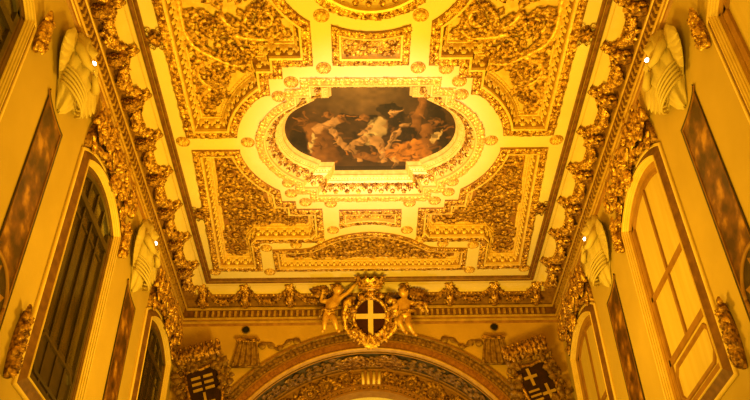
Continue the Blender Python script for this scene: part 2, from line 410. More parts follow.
# big panel beside the round frame (left hand one, the other is its mirror)
cy=10.515
def big_poly():
    aR=1.60; A=[]
    q=[(-3.27,5.9),(-3.27,10.31),(-2.37,10.31)]
    a0=math.atan2(10.31-cy,-2.37+.80); a1=math.atan2(9.36-cy,-1.72+.80)
    q+=arc(-.80,cy,1.585,math.atan2(10.31-cy,-1.57)%(2*PI),math.atan2(9.30-cy,-1.03)%(2*PI),12)[1:]
    q+=[(-1.69,9.30),(-1.69,8.93),(-1.45,8.93),(-1.45,8.66),(-.94,8.66),(-.94,7.78)]
    q+=arc(0,6.58,1.53,math.atan2(1.2,-.94),PI,14)[1:]
    q+=[(-1.53,5.9)]
    return q
BIG=big_poly()
frieze_panel('ceiling_panel','gilded relief panel left of the painting, upper left, full of large scrolls',BIG,(-2.6,8.5,11.6),11,1.0,2200,.34,relmat='goldm',big=True)
frieze_panel('ceiling_panel','gilded relief panel right of the painting, upper right, full of large scrolls',BIG,(2.6,8.5,11.6),11,1.0,2200,.34,True,relmat='goldm',big=True)
def low_poly():
    q=[(-3.23,10.64),(-2.36,10.64)]
    q+=arc(-.80,cy,1.585,math.atan2(.13,-1.57),math.atan2(1.27,-.93),14)[1:]
    q+=[(-1.72,12.12),(-1.46,12.12),(-1.46,12.36),(-.95,12.36),(-.95,13.22)]
    q+=[(-1.02,13.27),(-1.08,13.36),(-1.10,13.44),(-2.27,13.44),(-2.31,13.50),(-2.33,14.46),(-3.40,14.46)]
    return [(x-.0*(y-10),y) for x,y in q]
LOW=low_poly()
frieze_panel('ceiling_panel','gilded L-shaped relief panel in the ceiling corner by the left cornice and end wall',LOW,(-2.6,12.5,11.6),23,.92,1200,.20,depth=.20,fieldmat='brown',relmat='goldm')
frieze_panel('ceiling_panel','gilded L-shaped relief panel in the ceiling corner by the right cornice and end wall',LOW,(2.6,12.5,11.6),23,.92,1200,.20,True,depth=.20,fieldmat='brown',relmat='goldm')
SMALLT=[(-.62,7.84),(-.62,8.65),(.62,8.65),(.62,7.84)]+arc(0,6.58,1.40,math.acos(.55/1.4),PI-math.acos(.55/1.4),10)
frieze_panel('ceiling_panel','small oblong gilded panel between round frame and painting',SMALLT,(0,8.3,11.6),31,.8,700,.11,kind='small')
SMALLB=[(-.62,12.40),(.62,12.40),(.62,12.96)]+[(x,12.84+.12*(x/.5)**2*.8) for x in (.5,.3,.1,-.1,-.3,-.5)]+[(-.62,12.96)]
frieze_panel('ceiling_panel','small oblong gilded panel below the painting, curved lower edge',SMALLB,(0,12.7,11.6),37,.72,700,.09,kind='small')
def bow(): 
    r=[(1.46,13.70),(1.25,13.66),(1.10,13.55),(.83,13.36),(.60,13.25),(.38,13.18),(.18,13.145)]
    return [(-2.06,14.49),(2.06,14.49),(2.06,13.72)]+r+[(0,13.13)]+mirror(r)[::-1]+[(-2.06,13.72)]
frieze_panel('ceiling_panel','long gilded panel with arched edge along the end wall cornice',bow(),(0,14.0,11.6),41,.66,900,.14,depth=.14,fieldmat='brown',relmat='goldm')

HOLES=[MEDAL,oval]+[ccw(q) for q in (BIG,mirror(BIG),LOW,mirror(LOW),SMALLT,SMALLB,bow())]
cm=MB(F_CEIL); cm.add(*plate([(-HW,2),(HW,2),(HW,16),(-HW,16)],[inset(q,.01) for q in HOLES]))
solo('ceiling',cm,M['ceiling'],kind='structure',smooth=False)

# ---------------------------------------------------------------- framed painting in the middle
fp=thing('framed_painting','dark figure painting set in a stepped gilded frame in mid ceiling','painting',(0,cy,11.6))
def fpart(n,m_,prof): 
    mb=MB(F_CEIL); rings(mb,MEDAL,prof); return part(n,mb,M[m_],fp,smooth=False)
fpart('outer_border','goldb',[(0,0),(0,.03),(.02,.04),(.11,.035),(.13,.02)])
mb=MB(F_CEIL); carve_border(mb,MEDAL,.065,.035,.08,.10,random.Random(3)); part('border_foliage',mb,M['goldl'],fp)
fpart('fillet','fillet',[(.13,.02),(.135,.05),(.165,.045),(.17,.0)])
fpart('frieze_ground','fillet',[(.17,0),(.325,-.17)])
mb=MB(F_CEIL); palmettes(mb,MEDAL,.17,0,.325,-.17,.22,.17); part('leaf_frieze',mb,M['gold'],fp)
mb=MB(F_CEIL); rings(mb,MEDAL,[(.325,-.17),(.33,-.15),(.365,-.18),(.37,-.20),(.41,-.23),(.415,-.215),(.445,-.25),(.45,-.28),(.50,-.36)]); beads(mb,MEDAL,.39,-.205,.055,.015); part('inner_moulding',mb,M['goldb'],fp,smooth=False)
# canvas: a plain group of figures in a dark setting
rng=np.random.RandomState(4)
nx,ny=300,210; X=np.linspace(-1.62,1.62,nx); Yg=np.linspace(cy-1.16,cy+1.16,ny); XX,YY=np.meshgrid(X,Yg,indexing='ij')
UX,UY=XX.copy(),YY.copy()
def vnoise(s,seed):
    r=np.random.RandomState(seed).rand(64,64); u=(UX*s+20)%63; v=(UY*s+20)%63; i=u.astype(int); j=v.astype(int); fu=u-i; fv=v-j
    return r[i,j]*(1-fu)*(1-fv)+r[i+1,j]*fu*(1-fv)+r[i,j+1]*(1-fu)*fv+r[i+1,j+1]*fu*fv
base=np.array((.055,.025,.006))[None,None,:]*(.55+1.0*vnoise(2.2,1)+.6*vnoise(6,2))[:,:,None]
sky=np.clip(((cy-.25)-YY)/.8,0,1)*np.clip(1-np.abs(XX+.15)/1.2,0,1); base=base+sky[:,:,None]*np.array((.20,.11,.025))*(.6+.6*vnoise(3,5))[:,:,None]
XX=XX+.10*(vnoise(7,21)-.5)+.06*(vnoise(17,22)-.5); YY=YY+.10*(vnoise(7,23)-.5)+.06*(vnoise(17,24)-.5)
def stroke(x0,y0,x1,y1,r0,r1,col,k=1.0):
    global base
    ax,ay=x0,cy+y0; dx,dy=x1-x0,y1-y0; t=np.clip(((XX-ax)*dx+(YY-ay)*dy)/(dx*dx+dy*dy+1e-9),0,1)
    d=np.hypot(XX-ax-t*dx,YY-ay-t*dy)/(r0+(r1-r0)*t); a=np.clip((1.0-d)*5.0,0,1)*k
    sh=(.55+.75*np.clip(.5-(XX-ax-t*dx)/(2*r0)+.35*(vnoise(9,7)-.5),0,1))[:,:,None]
    base=base*(1-a[:,:,None])+np.array(col)*sh*a[:,:,None]
SK=(.55,.27,.07);OR=(.62,.22,.025);DK=(.03,.015,.005);CR=(.60,.38,.11);BR=(.26,.10,.018)
S=stroke
for a in ((.95,-.8,.75,.3,.09,.10,BR),(1.15,-.7,1.3,.5,.14,.2,DK),(-1.2,-.5,-.9,.2,.03,.03,BR),(.25,-.55,.45,-.3,.14,.2,DK),(.0,-.3,-.45,-.35,.1,.12,DK),
 (-1.0,-.05,-.85,.75,.22,.30,BR),(-.95,-.05,-.62,-.22,.13,.10,SK),(-.75,-.1,-.5,.45,.09,.05,SK),(-.52,-.3,-.5,-.28,.09,.09,BR),(-.5,.45,-.4,.5,.05,.05,SK),(-1.05,.1,-1.1,.55,.04,.03,CR),
 (-.12,-.35,-.1,-.33,.09,.09,BR),(.12,-.12,.02,.25,.20,.18,CR),(.0,-.1,-.2,.1,.07,.05,SK),(-.1,.25,-.4,.45,.11,.07,SK),(.1,.25,.3,.85,.11,.06,SK),(-.35,.5,-.2,.85,.08,.06,SK),(-.25,.7,.1,.75,.12,.12,BR),
 (.42,-.45,.43,-.42,.09,.09,SK),(.36,-.62,.5,-.58,.06,.06,DK),(.62,-.12,.63,-.1,.09,.09,SK),(.65,.05,.72,.3,.2,.2,DK),(.5,.05,.32,.5,.08,.05,SK),(.6,.5,.95,.62,.20,.22,OR),(.42,.65,.7,.75,.16,.16,OR),(.85,.35,.9,.8,.13,.12,OR),(.5,.85,.45,1.0,.07,.05,SK),
 (1.05,.0,1.1,.4,.16,.16,BR),(1.15,.25,1.3,.05,.06,.03,CR),(1.2,-.25,1.21,-.22,.08,.08,BR),(-1.25,-.25,-1.24,-.22,.09,.09,BR),(-.75,-.42,-.72,-.4,.09,.09,BR),(-1.35,.1,-1.3,.5,.13,.14,DK)):
    S(*a)
    r_=random.Random(int(a[0]*1000+a[1]*77)); L_=max(a[4],a[5])
    for _ in range(5):      # folds and lights inside the shape
        t_=r_.random(); px,py=a[0]+(a[2]-a[0])*t_+r_.uniform(-.5,.5)*L_,a[1]+(a[3]-a[1])*t_+r_.uniform(-.5,.5)*L_; g_=r_.uniform(0,6.3); l_=r_.uniform(.03,.14); f_=r_.choice((.35,.5,1.25,1.5))
        S(px,py,px+l_*math.cos(g_),py+l_*math.sin(g_),.028,.016,tuple(min(.85,c_*f_) for c_ in a[6]),.85)
r_=random.Random(6)
for _ in range(90):
    px,py=r_.uniform(-1.4,1.4),r_.uniform(-.45,.9); g_=r_.uniform(0,6.3); l_=r_.uniform(.03,.16); f_=r_.choice((.5,.8,1.2,.3))
    S(px,py,px+l_*math.cos(g_),py+l_*math.sin(g_),.03,.018,tuple(c_*f_ for c_ in r_.choice((BR,DK,BR,OR))),.6)
base*= (.42+.36*vnoise(14,9))[:,:,None]; base[:,Yg>cy+.98]*=.35
pv=np.stack([UX.ravel(),UY.ravel(),np.full(XX.size,-.34)],1)
pf=[(i*ny+j,i*ny+j+1,(i+1)*ny+j+1,(i+1)*ny+j) for i in range(nx-1) for j in range(ny-1)]
mb=MB(F_CEIL); mb.add(pv,pf); cv=part('canvas',mb,M['canvas'],fp)
ca=cv.data.color_attributes.new('Col','FLOAT_COLOR','POINT'); ca.data.foreach_set('color',np.concatenate([np.clip(base,0,1).reshape(-1,3),np.ones((nx*ny,1))],1).astype(np.float32).ravel())

# ---------------------------------------------------------------- round frame at the top edge
rf=thing('round_ceiling_medallion','round gilded ceiling medallion cut by the top edge of the photo','medallion',(0,6.58,11.6))
for n,m_,pr in (('outer_border','goldd',[(0,0),(0,.05),(.02,.07),(.13,.06),(.15,.05)]),('fillet','goldb',[(.15,.05),(.155,.1),(.20,.1),(.205,.03)]),('frieze_ground','field',[(.205,.03),(.42,-.1)]),('inner_fillet','goldb',[(.42,-.1),(.425,-.06),(.47,-.06),(.48,-.3)])):
    mb=MB(F_CEIL); rings(mb,oval,pr); part(n,mb,M[m_],rf,smooth=False)
mb=MB(F_CEIL); carve_border(mb,oval,.08,.06,.07,.12,random.Random(8)); part('border_foliage',mb,M['gold'],rf)
mb=MB(F_CEIL); palmettes(mb,oval,.205,.03,.42,-.1,.19,.17); part('leaf_frieze',mb,M['gold'],rf)
mb=MB(F_CEIL); mb.add(*disc(inset(oval,.46),-.28)); part('canvas',mb,M['marble'],rf,'dark canvas',smooth=False)

# ---------------------------------------------------------------- rosettes on the cream bands
RS=[(-.76,7.67,'upper left of the small oblong panel near the round frame'),(.76,7.67,'upper right of the small oblong panel near the round frame'),
 (-.77,8.72,'lower left of the small oblong panel above the painting'),(.77,8.72,'lower right of the small oblong panel above the painting'),
 (1.23,8.74,'right of the band above the painting, outermost there'),
 (-1.32,9.02,'on the upper left step of the band round the painting'),(1.47,9.02,'on the upper right step of the band round the painting'),
 (-1.55,9.34,'where the left curve round the painting starts at its top'),(1.53,9.32,'where the right curve round the painting starts at its top'),
 (-2.20,10.45,'at the left end of the band round the painting'),(2.17,10.45,'at the right end of the band round the painting'),
 (-3.35,10.42,'on the left border between the two left panels'),(3.35,10.45,'on the right border between the two right panels'),
 (-1.56,11.58,'where the left curve round the painting ends at its bottom'),(1.56,11.58,'where the right curve round the painting ends at its bottom'),
 (-1.53,11.88,'just under the curve on the lower left step round the painting'),(1.51,11.88,'just under the curve on the lower right step round the painting'),
 (-1.27,12.15,'on the lowest left step round the painting'),(1.26,12.14,'on the lowest right step round the painting'),
 (-.78,12.20,'upper left of the small panel below the painting'),(.77,12.20,'upper right of the small panel below the painting'),
 (-.76,13.06,'lower left of the small panel below the painting'),(.75,13.08,'lower right of the small panel below the painting'),
 (-1.06,13.40,'at the left foot of the arched panel edge'),(1.06,13.40,'at the right foot of the arched panel edge'),
 (-1.55,13.56,'on the band over the long panel, left of its arch'),(1.52,13.56,'on the band over the long panel, right of its arch'),
 (-2.18,13.66,'at the upper left corner of the long arched panel'),(2.17,13.62,'at the upper right corner of the long arched panel'),
 (-2.19,14.54,'at the lower left corner of the long arched panel'),(2.18,14.54,'at the lower right corner of the long arched panel'),
 (-3.38,14.52,'in the ceiling corner by the left cornice'),(3.38,14.50,'in the ceiling corner by the right cornice')]
rp=None
for i,(x,y,t) in enumerate(RS):
    lab='round gilded ceiling rosette '+t
    if rp is None:
        rp=thing('ceiling_rosette',lab,'rosette',(x,y,11.6),'rosettes on the cream ceiling bands')
        mb=MB(lambda P:F_LOCC(P)+np.array((x,y,11.6))); mb.put2(ROS,0,0,.01,0,.105,.16); part('petals',mb,M['goldl'],rp)
        mb=MB(lambda P:F_LOCC(P)+np.array((x,y,11.6))); mb.add(*tube([(.112*math.cos(g),.112*math.sin(g),.006) for g in np.linspace(0,2*PI,25)],.014,6)); part('rim',mb,M['goldr'],rp)
    else: copy_tree(rp,None,(x-RS[0][0],y-RS[0][1],0),lab)
# shields on the side borders
def shield_mb(x,y):
    mb=MB(lambda P:F_LOCC(P)+np.array((x,y,11.6))); mb.add(*prism([(.10*math.cos(a)*(1+.15*math.cos(4*a)),.17*math.sin(a)) for a in np.linspace(0,2*PI,25)[:-1]],0,.03))
    for sx in (1,-1):
        for sy in (1,-1): mb.put2(SPL if sx*sy>0 else SPR,sx*.08,sy*.17,.01,PI/2,.06,.09)
        mb.put2(LEAF,sx*.04,0,.03,0 if sx>0 else PI,.13,.16)
    for a in range(8): mb.put2(LEAFN,0,0,.03,a*PI/4+.2,.15,.2)
    return mb
sp=None
for x,y,t in ((-3.37,8.08,'left ceiling border beside the big scroll panel'),(3.37,8.05,'right ceiling border beside the big scroll panel'),(-3.38,12.48,'left ceiling border beside the L-shaped panel'),(3.38,12.40,'right ceiling border beside the L-shaped panel')):
    lab='small gilded leafy shield on the '+t
    if sp is None:
        sp=solo('ceiling_shield',shield_mb(x,y),M['goldd'],lab,'shield ornament',(x,y,11.6),'leafy shields on the side borders')
        s0=(x,y)
    else: copy_tree(sp,None,(x-s0[0],y-s0[1],0),lab)

# ================================================================== CORNICE BRACKETS AND GARLANDS
def bracket_parts(seed=1):
    """local: u along the wall, z height, d off the wall, as arrays in the wall frame"""
    body=MB(); lf=MB(); rnd=random.Random(seed)
    path=[(0,9.63,.12),(0,9.625,.20),(0,9.66,.28),(0,9.74,.32),(0,9.82,.34),(0,9.875,.39),(0,9.905,.45)]
    body.add(*tube(path,[.07,.095,.095,.085,.085,.085,.05],10,1.0,(1,0,0)))
    for sg in (1,-1):
        for (z,d,r) in ((9.65,.22,.095),(9.87,.40,.075)):
            V,Fc=SPL if sg>0 else SPR; W=np.stack([sg*(.075+V[:,2]*r),z+V[:,1]*r,d+V[:,0]*r],1); body.add(W,Fc)
    for i in range(60):
        t=rnd.random(); k=min(int(t*6),5); f=t*6-k; q=np.array(path[k])*(1-f)+np.array(path[k+1])*f; g=rnd.uniform(-2.2,2.2)
        nrm=np.array((math.sin(g),-.35*math.cos(g),math.cos(g))); nrm/=np.linalg.norm(nrm); T=np.array((rnd.uniform(-.8,.8),rnd.uniform(.1,1),rnd.uniform(.0,.6))); T-=nrm*(T@nrm); T/=np.linalg.norm(T); B=np.cross(nrm,T)
        lf.put(LEAF,q+nrm*.07,T,B,nrm,rnd.uniform(.08,.13))
    for sg in (1,-1): lf.put(ROS6,(sg*.11,9.65,.22),(0,1,0),(0,0,1),(sg,0,0),.06)
    lf.put(ROS6,(0,9.865,.47),(1,0,0),(0,.8,.6),(0,-.6,.8),.085)
    return body,lf
def garland_mb(a,b_,seed,da=.35,db=.35,za=9.87,zb=9.87,sag=.19,fat=1.0):
    mb=MB(); rnd=random.Random(seed); n=int(46*max(.8,abs(b_-a)))
    cpts=[]
    for i in range(n+1):
        t=i/n; s=math.sin(PI*t); d=da+(db-da)*t-.13*s**.8; z=za+(zb-za)*t-sag*s**.8; cpts.append((a+(b_-a)*t,z,d))
    mb.add(*tube(cpts,[(.045+.035*math.sin(PI*i/n))*fat for i in range(n+1)],8))
    for i,c in enumerate(cpts):
        s=math.sin(PI*i/n)
        for _ in range(4):
            g=rnd.uniform(-PI*.65,PI*.65); nrm=np.array((rnd.uniform(-.4,.4),-math.sin(g)*.9-.2,math.cos(g))); nrm/=np.linalg.norm(nrm)
            q=np.array(c)+nrm*(.05+.045*s)*fat; T=np.cross(nrm,(rnd.uniform(-1,1),rnd.uniform(-1,1),rnd.uniform(-1,1))); T/=np.linalg.norm(T)+1e-9; B=np.cross(nrm,T)
            k=rnd.random()
            if k<.45: mb.put(ROS5,q,T,B,nrm,rnd.uniform(.05,.085)*fat)
            elif k<.75: mb.put(BALL,q,T,B,nrm,rnd.uniform(.03,.05)*fat)
            else: mb.put(LEAF,q,T,B,nrm,rnd.uniform(.10,.16)*fat)
    return mb
ORD=['first','second','third','fourth','fifth','sixth','seventh','eighth','ninth']
SY=[7.33,8.25,9.20,10.15,11.10,12.08,13.10,14.10]     # along the side walls
BX=[-3.72,-2.78,-1.78,-.78,.78,1.78,2.78,3.72]
def reframe(mb,fr,du):
    W=np.concatenate(mb.V)+np.array((du,0,0)); o=MB(fr); o.V=[W]; o.F=mb.F; o.n=len(W); return o
bb,bl=bracket_parts()
for fr,side,sx in ((F_LEFT,'left',-1),(F_RIGHT,'right',1)):
    proto=None
    for i,y in enumerate(SY):
        lab='gilded leafy bracket on the %s cornice, %s from the end wall'%(side,ORD[len(SY)-1-i]); loc=(sx*3.75,y,11.2)
        if proto is None:
            proto=thing('cornice_bracket',lab,'bracket',loc,'gilded brackets of the cornice'); part('console',reframe(bb,fr,y),M['goldd'],proto); part('acanthus',reframe(bl,fr,y),M['gold'],proto)
        else: copy_tree(proto,None,(0,y-SY[0],0),lab)
    ys=[6.40]+SY+[15.02]
    for i in range(len(ys)-1):
        g=garland_mb(ys[i]+.11,ys[i+1]-.11,100+i,fat=.80); 
        solo('flower_garland',reframe(g,fr,0),M['gold'],'gilded flower garland on the %s cornice, %s from the end wall'%(side,ORD[len(ys)-2-i]),'garland',(sx*3.9,(ys[i]+ys[i+1])/2,11.2),'flower garlands of the cornice')
proto=None
nmb={-3.72:'in the left corner',-2.78:'first right of the left corner',-1.78:'second right of the left corner',-.78:'behind the left cherub',.78:'behind the right cherub',1.78:'second left of the right corner',2.78:'first left of the right corner',3.72:'in the right corner'}
for i,x in enumerate(BX):
    lab='gilded leafy bracket on the end wall cornice '+nmb[x]; loc=(x,15.03,11.2)
    if proto is None:
        proto=thing('cornice_bracket',lab,'bracket',loc,'gilded brackets of the cornice'); part('console',reframe(bb,F_BACK,x),M['goldd'],proto); part('acanthus',reframe(bl,F_BACK,x),M['gold'],proto); x0=x
    else: copy_tree(proto,None,(x-x0,0,0),lab)
for i in range(len(BX)-1):
    a,b_=BX[i],BX[i+1]
    if i==3: continue
    g=garland_mb(a+.11,b_-.11,200+i,fat=.62)
    solo('flower_garland',reframe(g,F_BACK,0),M['goldd'],'gilded flower garland on the end wall, '+['in the left corner','first from the left corner','left of the left cherub','','right of the right cherub','first from the right corner','in the right corner'][i],'garland',((a+b_)/2,15.1,11.2),'flower garlands of the cornice')

# ================================================================== WINDOWS, CRESTS, MARBLE PANELS, FIGURES
def bar(mb,u0,u1,v0,v1,w0,w1): mb.add(*box_t(u0,u1,v0,v1,w0,w1))
def build_window(fr,n,y0,dark):
    o=thing('window_%d'%n,None,None,(0,0,0),kind='structure'); p=ccw(win_outline(y0))
    def rp(name,m_,prof,smooth=False):
        mb=MB(fr); rings(mb,p,prof); return part(name,mb,M[m_],o,smooth=smooth)
    rp('outer_fillet','fillet',[(0,0),(-.01,.025),(0,.04),(.035,.042),(.04,.03)])
    rp('frame','brownd',[(.04,.03),(.11,.055),(.17,.085)])
    rp('inner_moulding','fillet',[(.17,.085),(.175,.10),(.188,.10),(.191,.08),(.201,.07),(.205,.05),(.215,.042),(.219,.02),(.226,.014),(.23,.0)])
    rp('groove','brownd',[(.1905,.088),(.1875,.085),(.191,.072),(.196,.073)]); rp('groove','brownd',[(.2045,.060),(.2015,.057),(.205,.044),(.21,.045)]); rp('groove','brownd',[(.2185,.030),(.2155,.026),(.22,.014),(.223,.016)])
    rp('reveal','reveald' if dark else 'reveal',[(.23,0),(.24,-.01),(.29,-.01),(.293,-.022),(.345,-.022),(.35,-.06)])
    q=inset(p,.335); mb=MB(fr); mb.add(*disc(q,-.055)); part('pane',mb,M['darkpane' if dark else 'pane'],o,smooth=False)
    u0,u1=y0+.34,y0+WW-.34; um=(u0+u1)/2; wd='darkwood' if dark else 'bar'
    mb=MB(fr)
    rings(mb,q,[(-.01,-.055),(-.01,-.02),(.06,-.02),(.07,-.055)])
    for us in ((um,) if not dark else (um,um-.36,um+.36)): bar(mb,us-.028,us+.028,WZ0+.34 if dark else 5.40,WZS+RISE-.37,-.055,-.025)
    if dark:
        bar(mb,u0,u1,7.50,7.62,-.055,-.01)
        bar(mb,u0,u1,7.26,7.30,-.055,-.04)
    else:
        bar(mb,u0,u1,6.46,6.54,-.055,-.02); bar(mb,u0,u1,5.38,5.48,-.055,-.02)
    part('glazing_bars',mb,M[wd],o,smooth=False)
    mb=MB(fr); c=.12; a0,a1,b0,b1=u0+.09,u1-.09,WZ0+.45,5.30
    pn=ccw([(a0+c,b0),(a1-c,b0),(a1,b0+c),(a1,b1-c),(a1-c,b1),(a0+c,b1),(a0,b1-c),(a0,b0+c)])
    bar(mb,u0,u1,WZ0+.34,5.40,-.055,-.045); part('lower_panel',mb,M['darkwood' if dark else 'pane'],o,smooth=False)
    mb=MB(fr); rings(mb,pn,[(-.02,-.045),(-.015,-.02),(.03,-.015),(.045,-.045)]); part('panel_moulding',mb,M[wd],o,smooth=False)
    return o
n=1
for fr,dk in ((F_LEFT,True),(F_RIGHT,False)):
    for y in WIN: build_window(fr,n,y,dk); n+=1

def crest_parts(fr,c):
    a=MB(fr); b_=MB(fr); rnd=random.Random(5); top=WZS+RISE
    # backing following the arch
    hw=WW/2; R=(hw*hw+RISE*RISE)/(2*RISE); cz=top-R
    low=[(c+x,cz+math.sqrt(R*R-x*x)+.03) for x in np.linspace(hw-.05,-hw+.05,17)]
    up=[(c-1.05,8.40),(c-.98,8.62),(c-.86,8.58),(c-.70,8.72),(c-.42,8.70),(c-.25,8.84),(c,8.92),(c+.25,8.84),(c+.42,8.70),(c+.70,8.72),(c+.86,8.58),(c+.98,8.62),(c+1.05,8.40)]
    a.add(*prism(low+up,0,.07))
    for sg in (1,-1):
        for (u,v,r) in ((.85,8.60,.17),(.52,8.74,.15),(.25,8.86,.13)):
            a.put2(SPL if sg>0 else SPR,c+sg*u,v,.08,PI/2,r,.3)
            for i in range(9):
                g=2*PI*i/9+rnd.random(); b_.put2(LEAF,c+sg*u+.08*math.cos(g),v+.08*math.sin(g),.10,g+.6*sg,.17,.25)
            b_.put2(ROS6,c+sg*u,v,.14,0,.075,.14)
        for (u,z0,z1) in ((1.10,8.50,8.84),(.86,8.62,8.96),(.45,8.76,8.98)):
            b_.add(*tube([(c+sg*u,z0,.12),(c+sg*(u+.03),(z0+z1)/2,.15),(c+sg*u,z1,.17)],[.06,.05,.015],7))
            for i in range(6): b_.put2(LEAFN,c+sg*u,z0+.05*i,.15,PI/2+(1 if i%2 else -1)*.7,.15,.2)
    for i in range(9): b_.put2(LEAF,c,8.62,.12,PI/2+(i-4)*.36,.32,.28)
    b_.put2(ROS6,c,8.62,.16,0,.12,.22)
    for i in range(46):
        u=rnd.uniform(-1,1); v=cz+math.sqrt(R*R-u*u)+rnd.uniform(.05,.20)*(1.3-abs(u)*.5); b_.put2(LEAF,c+u,v,.07,rnd.uniform(0,2*PI),rnd.uniform(.12,.2),rnd.uniform(.18,.3))
    # keystone ornament lying over the frame
    for i in range(14): b_.put2(LEAF,c+rnd.uniform(-.12,.12),8.22+rnd.uniform(0,.26),.13,-PI/2+rnd.uniform(-.9,.9),rnd.uniform(.12,.2),rnd.uniform(.2,.3))
    b_.put2(BALL,c,8.30,.14,0,.09)
    return a,b_
def drop_parts(fr,u,z0,z1,seed):
    a=MB(fr); rnd=random.Random(seed); k=9
    a.add(*tube([(u,z0+(z1-z0)*i/k,.05) for i in range(k+1)],[.03+.05*math.sin(PI*(i+.5)/(k+1)) for i in range(k+1)],8))
    for i in range(30):
        t=rnd.random(); v=z0+(z1-z0)*t; r=.045
        q=rnd.random()
        if q<.5: a.put2(LEAF,u+rnd.uniform(-r,r),v,.07,rnd.choice((PI/2,-PI/2))+rnd.uniform(-1,1),rnd.uniform(.12,.19),rnd.uniform(.2,.3))
        else: a.put2(ROS5,u+rnd.uniform(-r,r),v,.10,0,rnd.uniform(.05,.08),.09)
    return a
WNAME=['nearest window, cut off by the top edge','large middle window','far window next to the end wall']
for fr,side,sx in ((F_LEFT,'left',-1),(F_RIGHT,'right',1)):
    a,b_=crest_parts(fr,WIN[1]+WW/2); loc=(sx*4.1,WIN[1]+WW/2,10.2)
    t=thing('window_crest','gilded scroll crest with finials over the large middle window of the %s wall'%side,'crest',loc,'gilded crests over the windows'); part('scrollwork',a,M['goldd'],t); part('leaves',b_,M['gold'],t)
    copy_tree(t,None,(0,4.35,0),'gilded scroll crest with finials over the far window of the %s wall'%side)
    for u,z0,z1,nm in ((WW+.12,7.75,8.36,'upper far corner'),(-.26,4.25,5.1,'lower near corner')):
        d=drop_parts(fr,WIN[1]+u,z0,z1,7); t=solo('carved_drop',d,M['gold' if z0>7 else 'goldd'],'gilded carved leaf drop at the %s of the large middle window, %s wall'%(nm,side),'carving',(sx*4.15,WIN[1]+u,z0+EYE),'gilded drops beside the window frames')
        if z0>7: 
            copy_tree(t,None,(0,-4.35,0),'gilded carved leaf drop by the window cut by the top edge, %s wall'%side)
    # marble panels with a pointed top
    def mpoly(y0,z0): 
        cv=[(y0+.64-.64*math.sin(s),7.50+.42*(1-math.cos(s))*1.0) for s in np.linspace(0,PI/2,9)]
        return ccw([(y0,z0),(y0+.66,z0),(y0+.66,7.62)]+[(y0+.66-.66*math.sin(s),7.62+.20*(1-math.cos(s))) for s in np.linspace(0.15,PI/2,9)])
    for y0,nm in ((7.14,'the large near one'),(11.53,'the one by the far window')):
        q=mpoly(y0,-1.58); lab='red-brown marble panel with black border, %s wall, %s'%(side,nm)
        t=thing('marble_panel',lab,'wall panel',(sx*4.19,y0+.33,.02),'pointed marble panels between the windows')
        mb=MB(fr); rings(mb,q,[(0,.002),(0,.02),(.055,.02)]); part('border',mb,M['black'],t,smooth=False)
        mb=MB(fr); rings(mb,q,[(.055,.02),(.055,.028),(.07,.028),(.07,.015)]); part('inner_fillet',mb,M['bar'],t,smooth=False)
        mb=MB(fr); mb.add(*disc(inset(q,.06),.016)); part('slab',mb,M['marble'],t,smooth=False)
    # round emblem with an eight-pointed star
    cu,cz=7.22,4.80
    t=thing('star_medallion','round dark medallion with pale eight-pointed star on the %s marble panel'%side,'medallion',(sx*4.17,cu,cz+EYE))
    mb=MB(fr); mb.add(*prism(arc(cu,cz,.43,0,2*PI,40)[:-1],.02,.05)); part('disc',mb,M['black'],t,smooth=False)
    mb=MB(fr); mb.add(*tube([(cu+.43*math.cos(g),cz+.43*math.sin(g),.05) for g in np.linspace(0,2*PI,41)],.03,6)); part('rim',mb,M['bar'],t)
    star=[]
    for i in range(4):
        g=i*PI/2+PI/4*0
        for da,r in ((-.26,.36),(0,.29),(.26,.36),(PI/4,.05)): star.append((cu+r*math.cos(g+da),cz+r*math.sin(g+da)))
    mb=MB(fr); mb.add(*prism(star,.05,.065)); part('star',mb,M['bar'],t,smooth=False)

